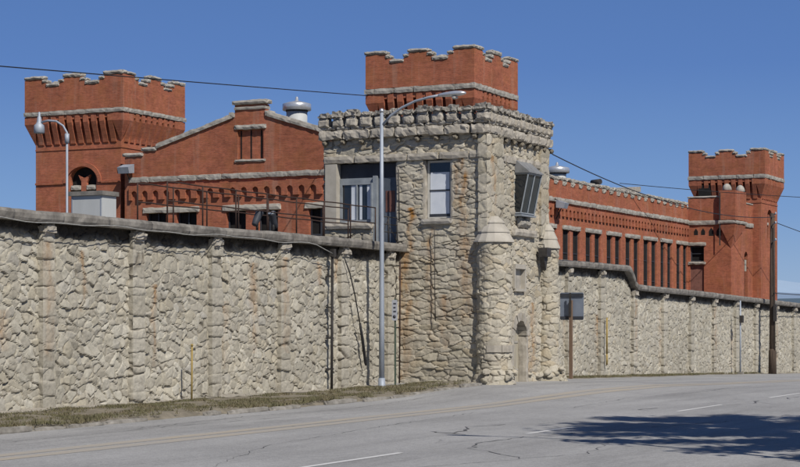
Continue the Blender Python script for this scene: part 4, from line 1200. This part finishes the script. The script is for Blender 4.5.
v = empty('yard_lamp', (47.35, 1.62, 5.97), 'old galvanised gooseneck lamp on the left wall top in front of the far left tower', 'lamp')
bx, byy = 47.36, 1.62
mb = MB(); mb.tube([(bx, byy, -.3), (bx, byy, 8.55)], .038, 8); mb.build('pole', M_GALV, v)
mb = MB(); mb.tube([(bx, byy, 8.45), (bx, byy, 8.75), (bx, byy + .15, 8.98), (bx, byy + .42, 9.14), (bx, byy + .75, 9.18), (bx, byy + 1.0, 9.14)], .035, 8); mb.lathe((bx, byy, 8.42), [(.075, 0), (.075, .3)], 10); mb.build('arm', M_GALV, v)
mb = MB(); mb.lathe((bx, byy + 1.1, 8.72), [(.14, .06), (.175, .08), (.168, .32), (.11, .37), (.08, .44), (.065, .58), (.04, .62), (.035, .74), (.01, .76)], 16); mb.build('lamp_head', M_GALV, v)

# ------------------------------------------------------------------ street furniture
def street_lamp(name, x, y, z, label, group):
    v = empty(name, (x, y, z), label, 'street lamp', group)
    mb = MB(); mb.tube([(x, y, z - .2), (x, y, z + 3), (x, y, z + 7), (x, y, z + 11.15)], [.115, .105, .085, .065], 14); mb.lathe((x, y, z), [(.2, -.1), (.2, .05), (.15, .12), (.14, .4)], 14); mb.build('pole', M_GALV, v)
    mb = MB(); mb.lathe((x, y, z + 11.12), [(.085, 0), (.09, .05), (.06, .13), (.01, .15)], 12); mb.build('pole_cap', M_LAMP, v)
    mb = MB(); P = [(x, y - .06, z + 10.62), (x, y - .4, z + 10.95), (x, y - .9, z + 11.25), (x, y - 1.5, z + 11.48), (x, y - 2.1, z + 11.6), (x, y - 2.6, z + 11.66)]
    mb.tube(P, .05, 10); mb.build('arm', M_GALV, v)
    mb = MB()
    c = Vector((x, y - 2.95, z + 11.66)); V = []; F = []; n = 12
    prof = [(-.42, .07, .06), (-.36, .10, .08), (-.1, .15, .11), (.25, .19, .13), (.55, .17, .11), (.72, .10, .06), (.76, .02, .02)]
    for (t, w, h) in prof:
        for k in range(n):
            g = 2 * PI * k / n; hh = h if math.sin(g) > 0 else h * .75
            V.append((c.x + w * math.cos(g), c.y - t, c.z + hh * math.sin(g) + .03 * t))
    for i in range(len(prof) - 1):
        for k in range(n): F.append((i * n + k, i * n + (k + 1) % n, (i + 1) * n + (k + 1) % n, (i + 1) * n + k))
    F.append(tuple(range(n))); F.append(tuple((len(prof) - 1) * n + k for k in range(n)))
    mb.add(V, F, 0, True); h = mb.build('lamp_head', M_LAMP, v)
    mb = MB(); mb.lathe((c.x, c.y - .28, c.z - .13), [(.02, -.07), (.1, -.05), (.14, .02)], 14); mb.build('lens', M_CREAM, h)
    return v
lamp = street_lamp('street_lamp', 64.85, -.95, .0, 'tall galvanised street lamp with a curved arm in front of the gatehouse', 'street lamps')
copy_tree(lamp, loc=(35.1, -27.65, -.05), rotz=PI, label='tall galvanised street lamp on the near side of the road', group='street lamps')

v = empty('road_sign', (85.0, -1.5, 0), 'dark blue grey road sign seen from behind on a brown timber post', 'sign')
g0 = float(zs(85)) - .2
mb = MB(); mb.box(84.83, 84.98, -1.60, -1.45, g0, 3.75); mb.build('post', M_WOODB, v)
mb = MB(); mb.prism([(-.90, 2.82), (-.90, 4.08), (-.94, 4.14), (-2.10, 4.14), (-2.15, 4.08), (-2.15, 2.82), (-2.10, 2.76), (-.94, 2.76)], 'x', 85.04, 85.06); sg = mb.build('sign_panel', M_SIGNB, v)
mb = MB(); mb.box(84.985, 85.037, -2.14, -.91, 3.93, 4.09); mb.box(84.985, 85.037, -2.14, -.91, 2.80, 2.94); mb.build('stiffener', M_DARKP, sg)
mb = MB(); mb.box(84.79, 84.826, -1.57, -1.48, 2.95, 4.12); mb.build('back_strap', M_DARKM, v)

v = empty('street_sign', (66.07, -.95, 0), 'narrow pale grey street sign on a thin green post beside the gatehouse', 'sign')
mb = MB(); mb.box(66.05, 66.10, -.985, -.925, -.2, 3.62); mb.build('post', M_GREEN, v)
mb = MB(); mb.prism([(-.83, 2.76), (-.83, 3.52), (-.86, 3.56), (-1.04, 3.56), (-1.07, 3.52), (-1.07, 2.76), (-1.04, 2.72), (-.86, 2.72)], 'x', 66.02, 66.035); sp = mb.build('sign_plate', M_SIGNF, v)
for i, z in enumerate((3.38, 3.22, 3.06)):
    mb = MB(); mb.box(66.012, 66.018, -1.02 + .02 * (i % 2), -.90, z, z + .06); mb.build('worn_marking', M_INK, sp)
mb = MB(); mb.lathe((0, 0, 0), [(.07, 0), (.07, .005)], 14, mat=Matrix.Translation((66.012, -.95, 2.88)) @ Matrix.Rotation(PI / 2, 4, 'Y'))
mb.build('round_marking', M_INK, sp)

v = empty('marker_post', (51.05, -.75, 0), 'thin yellow marker post at the foot of the left wall', 'post')
mb = MB(); mb.tube([(51.05, -.75, -.15), (51.07, -.75, 1.86)], .032, 8); mb.build('post_shaft', M_YPOST, v)
mb = MB(); mb.lathe((51.07, -.75, 1.85), [(.045, 0), (.045, .06), (.01, .08)], 8); mb.build('post_cap', M_YPOST, v)

v = empty('conduit_pipe', (61.85, -.24, 0), 'dark vertical conduit pipe clamped to the left wall, rising to the coping', 'pipe')
mb = MB(); mb.tube([(61.8, -.30, -.1), (61.83, -.30, 2.6), (61.85, -.30, 5.15), (61.85, -.34, 5.3)], .055, 8); mb.build('pipe', M_DARKM, v)
mb = MB()
for z in (.8, 2.0, 3.2, 4.4): mb.box(61.75, 61.93, -.33, -.05, z, z + .06)
mb.build('clamp', M_DARKM, v)
mb = MB(); mb.box(61.76, 61.94, -.42, -.24, 5.2, 5.5); mb.build('junction_box', M_DARKM, v)
v = empty('conduit_pipe', (67.75, -.3, 0), 'thin dark pipe running down the wall beside the gatehouse corner', 'pipe')
mb = MB(); mb.tube([(67.85, -.28, 0.0), (67.85, -.30, 3), (67.87, -.30, 5.2)], .035, 8); mb.build('pipe', M_RUST, v)
mb = MB()
for z in (1.0, 2.4, 3.8, 5.0): mb.box(67.79, 67.92, -.31, -.05, z, z + .05)
mb.build('clamp', M_DARKM, v)
v = empty('conduit_pipe', (68.25, -1.85, 0), 'thin dark cable run down the gatehouse wall below the white window', 'pipe')
mb = MB(); mb.tube([(68.22, -1.72, 6.7), (68.21, -1.75, 6.0), (68.23, -1.73, 4.5), (68.23, -1.77, 2.7)], .018, 6); mb.build('pipe', M_DARKM, v)
v = empty('conduit_pipe', (68.25, .0, 6), 'thin dark pipe at the right edge of the gatehouse walkway door', 'pipe')
mb = MB(); mb.tube([(68.2, -.06, 9.1), (68.2, -.10, 6.9)], .03, 6); mb.build('pipe', M_DARKM, v)

mb = MB(); P = []
for i in range(60):
    x = 26 + i * (59.6 - 26) / 59
    P.append((x, -.47, 5.64 - .035 * math.sin(x * .9) - .025 * math.sin(x * 2.1)))
P += [(60.3, -.46, 5.60), (61.0, -.44, 5.45), (61.7, -.40, 5.32)]
mb.tube(P, .017, 6); o = mb.build('cable', M_CABLE, loc=(44, -.47, 5.6)); tag(o, 'pale sagging cable strung along under the coping of the left wall', 'cable')
mb = MB(); mb.tube([(62.95, -.25, 5.2), (63.25, -.34, 4.6), (63.7, -.34, 3.7), (64.0, -.32, 3.0), (64.2, -.30, 2.6)], .026, 6); mb.tube([(64.2, -.30, 2.6), (64.45, -.28, 2.0), (64.75, -.27, 1.0), (64.78, -.27, .9)], [.05, .062, .06, .03], 8)
o = mb.build('hanging_cable', M_WIRE, loc=(63.7, -.3, 3.5)); tag(o, 'loose dark cable with thick end hanging aslant on the wall', 'cable')

v = empty('utility_pole', (126.6, -1.1, -1.0), 'tall dark wooden utility pole in front of the right end of the wall', 'utility pole')
mb = MB(); mb.tube([(126.6, -1.1, -1.3), (126.6, -1.1, 4), (126.65, -1.1, 10.4)], [.24, .20, .15], 12); mb.build('shaft', M_WOOD, v)
mb = MB(); mb.tube([(126.55, -1.12, -1.3), (126.55, -1.12, .6), (126.55, -1.12, .75)], [.30, .27, .22], 12); mb.build('base_sleeve', M_WOOD, v)
mb = MB(); mb.tube([(126.35, -1.35, .7), (126.4, -1.3, 9.5)], .03, 6); mb.box(126.25, 126.5, -1.45, -1.25, 2.7, 3.9); mb.build('riser_pipe', M_DARKM, v)
for z in (10.25, 9.6, 8.4):
    mb = MB(); mb.tube([(126.4, -1.2, z), (126.15, -1.45, z + .05)], .035, 6); mb.lathe((126.15, -1.45, z + .02), [(.05, 0), (.07, .06), (.05, .16), (.02, .18)], 8); mb.build('insulator', M_GALV, v)
copy_tree(v, loc=(190.0, -1.1, -2.9), label='tall dark wooden utility pole far down the street', group=None)
copy_tree(v, loc=(30.5, 14.2, -.2), label='tall dark wooden utility pole in the yard behind the left wall')

v = empty('drain_pole', (119.4, -.75, -.9), 'slim grey pole against the far wall, left of the utility pole', 'pole')
mb = MB(); mb.tube([(119.4, -.75, -1.1), (119.4, -.75, 4.1)], .055, 8); mb.build('shaft', M_GALV, v)
mb = MB(); mb.box(119.28, 119.52, -.95, -.6, -1.0, -.72); mb.build('base', M_KERB, v)
mb = MB(); mb.box(119.25, 119.55, -.95, -.72, 2.6, 3.1); mb.build('meter_box', M_DARKM, v)
mb = MB(); mb.tube([(93.6, -.36, .9), (93.6, -.36, 2.9)], .05, 8); mb.tube([(93.6, -.36, .9), (93.6, -.36, .3)], .05, 8)
o = mb.build('marker_pipe', M_YPOST, loc=(93.6, -.36, .3)); tag(o, 'short yellow pipe fixed upright to the right wall beyond the road sign', 'pipe')

def wire(a, b, sag, r, label, n=24):
    a = Vector(a); b = Vector(b); mb = MB()
    mb.tube([a + (b - a) * (i / n) - Vector((0, 0, sag * 4 * (i / n) * (1 - i / n))) for i in range(n + 1)], r, 5)
    o = mb.build('overhead_wire', M_WIRE, loc=tuple((a + b) / 2)); tag(o, label, 'wire', 'overhead wires')
def plus(px, py, d):
    return None
wire((30.6, 14.0, 11.1), (102.68, 19.0, 17.15), .05, .028, 'black overhead wire crossing the sky from the far left to the central brick tower')
wire((76.2, -3.9, 10.25), (126.2, -1.4, 10.1), .9, .026, 'black overhead wire slanting from the gatehouse down to the utility pole')
wire((147.5, 17.5, 14.6), (190.0, -1.2, 15.0), .3, .030, 'black overhead wire passing in front of the right brick tower, the upper one')
wire((126.3, -1.3, 9.75), (189.8, -1.3, 8.0), .3, .028, 'black overhead wire leaving the utility pole to the right')
wire((126.3, -1.3, 4.7), (189.8, -1.3, 5.6), .3, .028, 'black low wire leaving the utility pole to the right just above the wall')

# ------------------------------------------------------------------ tree outside the frame whose shade falls on the road
def tree(cx, cy, H, rad, z0, label):
    rr = random.Random(77)
    t = empty('roadside_tree', (cx, cy, 0), label, 'tree')
    mb = MB()
    mb.tube([(cx, cy, -.4), (cx + .1, cy, 2), (cx, cy + .1, 6), (cx + .15, cy, 12), (cx + .1, cy, H - 1)], [.45, .36, .28, .16, .04], 10)
    tips = []
    for i in range(48):
        z = 3.0 + (H - 4.5) * (i / 48) ** .9; g = i * 2.4 + rr.uniform(-.3, .3)
        f = (z - z0) / (H - z0); L = rad * (1.05 * math.sin(PI * min(1, .25 + .72 * f)) + .1) * rr.uniform(.75, 1.08)
        e = Vector((cx + L * math.cos(g), cy + L * math.sin(g), z + L * rr.uniform(.15, .5)))
        s = Vector((cx, cy, z)); m = s.lerp(e, .5) + Vector((0, 0, .3))
        mb.tube([s, m, e], [.10, .06, .02], 6); tips.append((s, m, e))
    tr = mb.build('trunk', M_WOOD, t)
    V = []; F = []
    for s, m, e in tips:
        L = (e - s).length
        for k in range(int(140 + L * 95)):
            f = rr.uniform(.25, 1.05) ** .8
            p = (s.lerp(m, f * 2) if f < .5 else m.lerp(e, (f - .5) * 2)) + Vector((rr.gauss(0, .42), rr.gauss(0, .42), rr.gauss(0, .30)))
            a = Vector((rr.gauss(0, 1), rr.gauss(0, 1), rr.gauss(0, 1))).normalized() * rr.uniform(.14, .30)
            b = a.orthogonal().normalized() * rr.uniform(.08, .16); b.rotate(Matrix.Rotation(rr.uniform(0, 6.3), 3, a))
            n = len(V); V += [p - a, p + b, p + a, p - b]; F.append((n, n + 1, n + 2, n + 3))
    mb = MB(); mb.add(V, F)
    mb.build('crown', pmat('dark_foliage', (.028, .045, .018), (.06, .085, .034), 1.2, .8), t, normals=False)
tree(39.4, -34.9, 20.5, 7.2, 2.0, 'broad dark green tree on the near side of the road')

# ------------------------------------------------------------------ distant hills
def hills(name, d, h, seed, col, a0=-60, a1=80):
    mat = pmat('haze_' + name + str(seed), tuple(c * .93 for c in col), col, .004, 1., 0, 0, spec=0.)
    V = []; F = []; n = 160
    for i in range(n + 1):
        a = math.radians(a0 + (a1 - a0) * i / n)
        hh = h * (1 + .35 * float(fbm(i * .11, 0, 0, seed, 4)))
        for (k, zz) in ((0, -40), (.25, hh * .45), (.6, hh * .8), (1, hh)):
            dd = d * (1 + .25 * k); V.append((dd * math.cos(a), dd * math.sin(a), zz + (12 * float(vn3(i * .5, k * 3, 0, seed)) if 0 < k < 1 else 0)))
    for i in range(n):
        for k in range(3): F.append((i * 4 + k, i * 4 + 4 + k, i * 4 + 5 + k, i * 4 + 1 + k))
    mb = MB(); mb.add(V, F, 0, True); o = mb.build(name, mat, normals=False); o['kind'] = 'structure'
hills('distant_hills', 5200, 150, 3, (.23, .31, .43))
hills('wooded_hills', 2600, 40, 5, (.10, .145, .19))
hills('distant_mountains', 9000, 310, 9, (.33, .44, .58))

# ------------------------------------------------------------------ light, sky and camera
EL = math.radians(46)
S = Vector((-.56 * math.cos(EL), -.829 * math.cos(EL), math.sin(EL)))
sun = bpy.data.lights.new('sun', 'SUN'); sun.energy = 4.3; sun.angle = math.radians(.53); sun.color = (1, .94, .85)
so = bpy.data.objects.new('sun', sun); COL.objects.link(so)
so.rotation_euler = S.to_track_quat('Z', 'Y').to_euler()
w = bpy.data.worlds.new('World'); SC.world = w; w.use_nodes = True
nt = w.node_tree; bg = nt.nodes['Background']
sky = nt.nodes.new('ShaderNodeTexSky'); sky.sky_type = 'NISHITA'; sky.sun_disc = False
sky.sun_elevation = EL; sky.sun_rotation = math.atan2(S.x, S.y)
sky.altitude = 1400; sky.air_density = 1.0; sky.dust_density = .2; sky.ozone_density = 3.0
hs = nt.nodes.new('ShaderNodeHueSaturation'); hs.inputs['Saturation'].default_value = 1.0; hs.inputs['Value'].default_value = 1.0
nt.links.new(sky.outputs[0], hs.inputs['Color'])
tc = nt.nodes.new('ShaderNodeTexCoord'); sx = nt.nodes.new('ShaderNodeSeparateXYZ'); nt.links.new(tc.outputs['Generated'], sx.inputs[0])
rp = nt.nodes.new('ShaderNodeValToRGB'); nt.links.new(sx.outputs[2], rp.inputs['Fac'])
STR = .09
el = rp.color_ramp.elements; el.new(.06); el.new(.14); el.new(.4)
for e, (p, c) in zip(el, ((0., (.275, .41, .62)), (.06, (.152, .290, .58)), (.14, (.080, .182, .48)), (.4, (.040, .095, .25)), (1., (.020, .050, .15)))):
    e.position = p; e.color = (c[0], c[1], c[2], 1)
ml = nt.nodes.new('ShaderNodeVectorMath'); ml.operation = 'SCALE'; nt.links.new(rp.outputs[0], ml.inputs[0]); ml.inputs['Scale'].default_value = 1 / STR
mx = nt.nodes.new('ShaderNodeMix'); mx.data_type = 'RGBA'; mx.inputs[0].default_value = .86
nt.links.new(hs.outputs[0], mx.inputs[6]); nt.links.new(ml.outputs[0], mx.inputs[7]); nt.links.new(mx.outputs[2], bg.inputs['Color'])
bg.inputs['Strength'].default_value = STR

cam = bpy.data.cameras.new('camera'); co = bpy.data.objects.new('camera', cam); COL.objects.link(co)
co.location = (0, -33.4, 2.66)
view = Vector((math.cos(math.radians(26)), math.sin(math.radians(26)), 0))
co.rotation_euler = view.to_track_quat('-Z', 'Y').to_euler()
cam.sensor_width = 36; cam.lens = 81; cam.shift_y = 88.5 / 800
cam.clip_start = .1; cam.clip_end = 20000
SC.camera = co
SC.view_settings.view_transform = 'Standard'; SC.view_settings.look = 'None'; SC.view_settings.exposure = 0
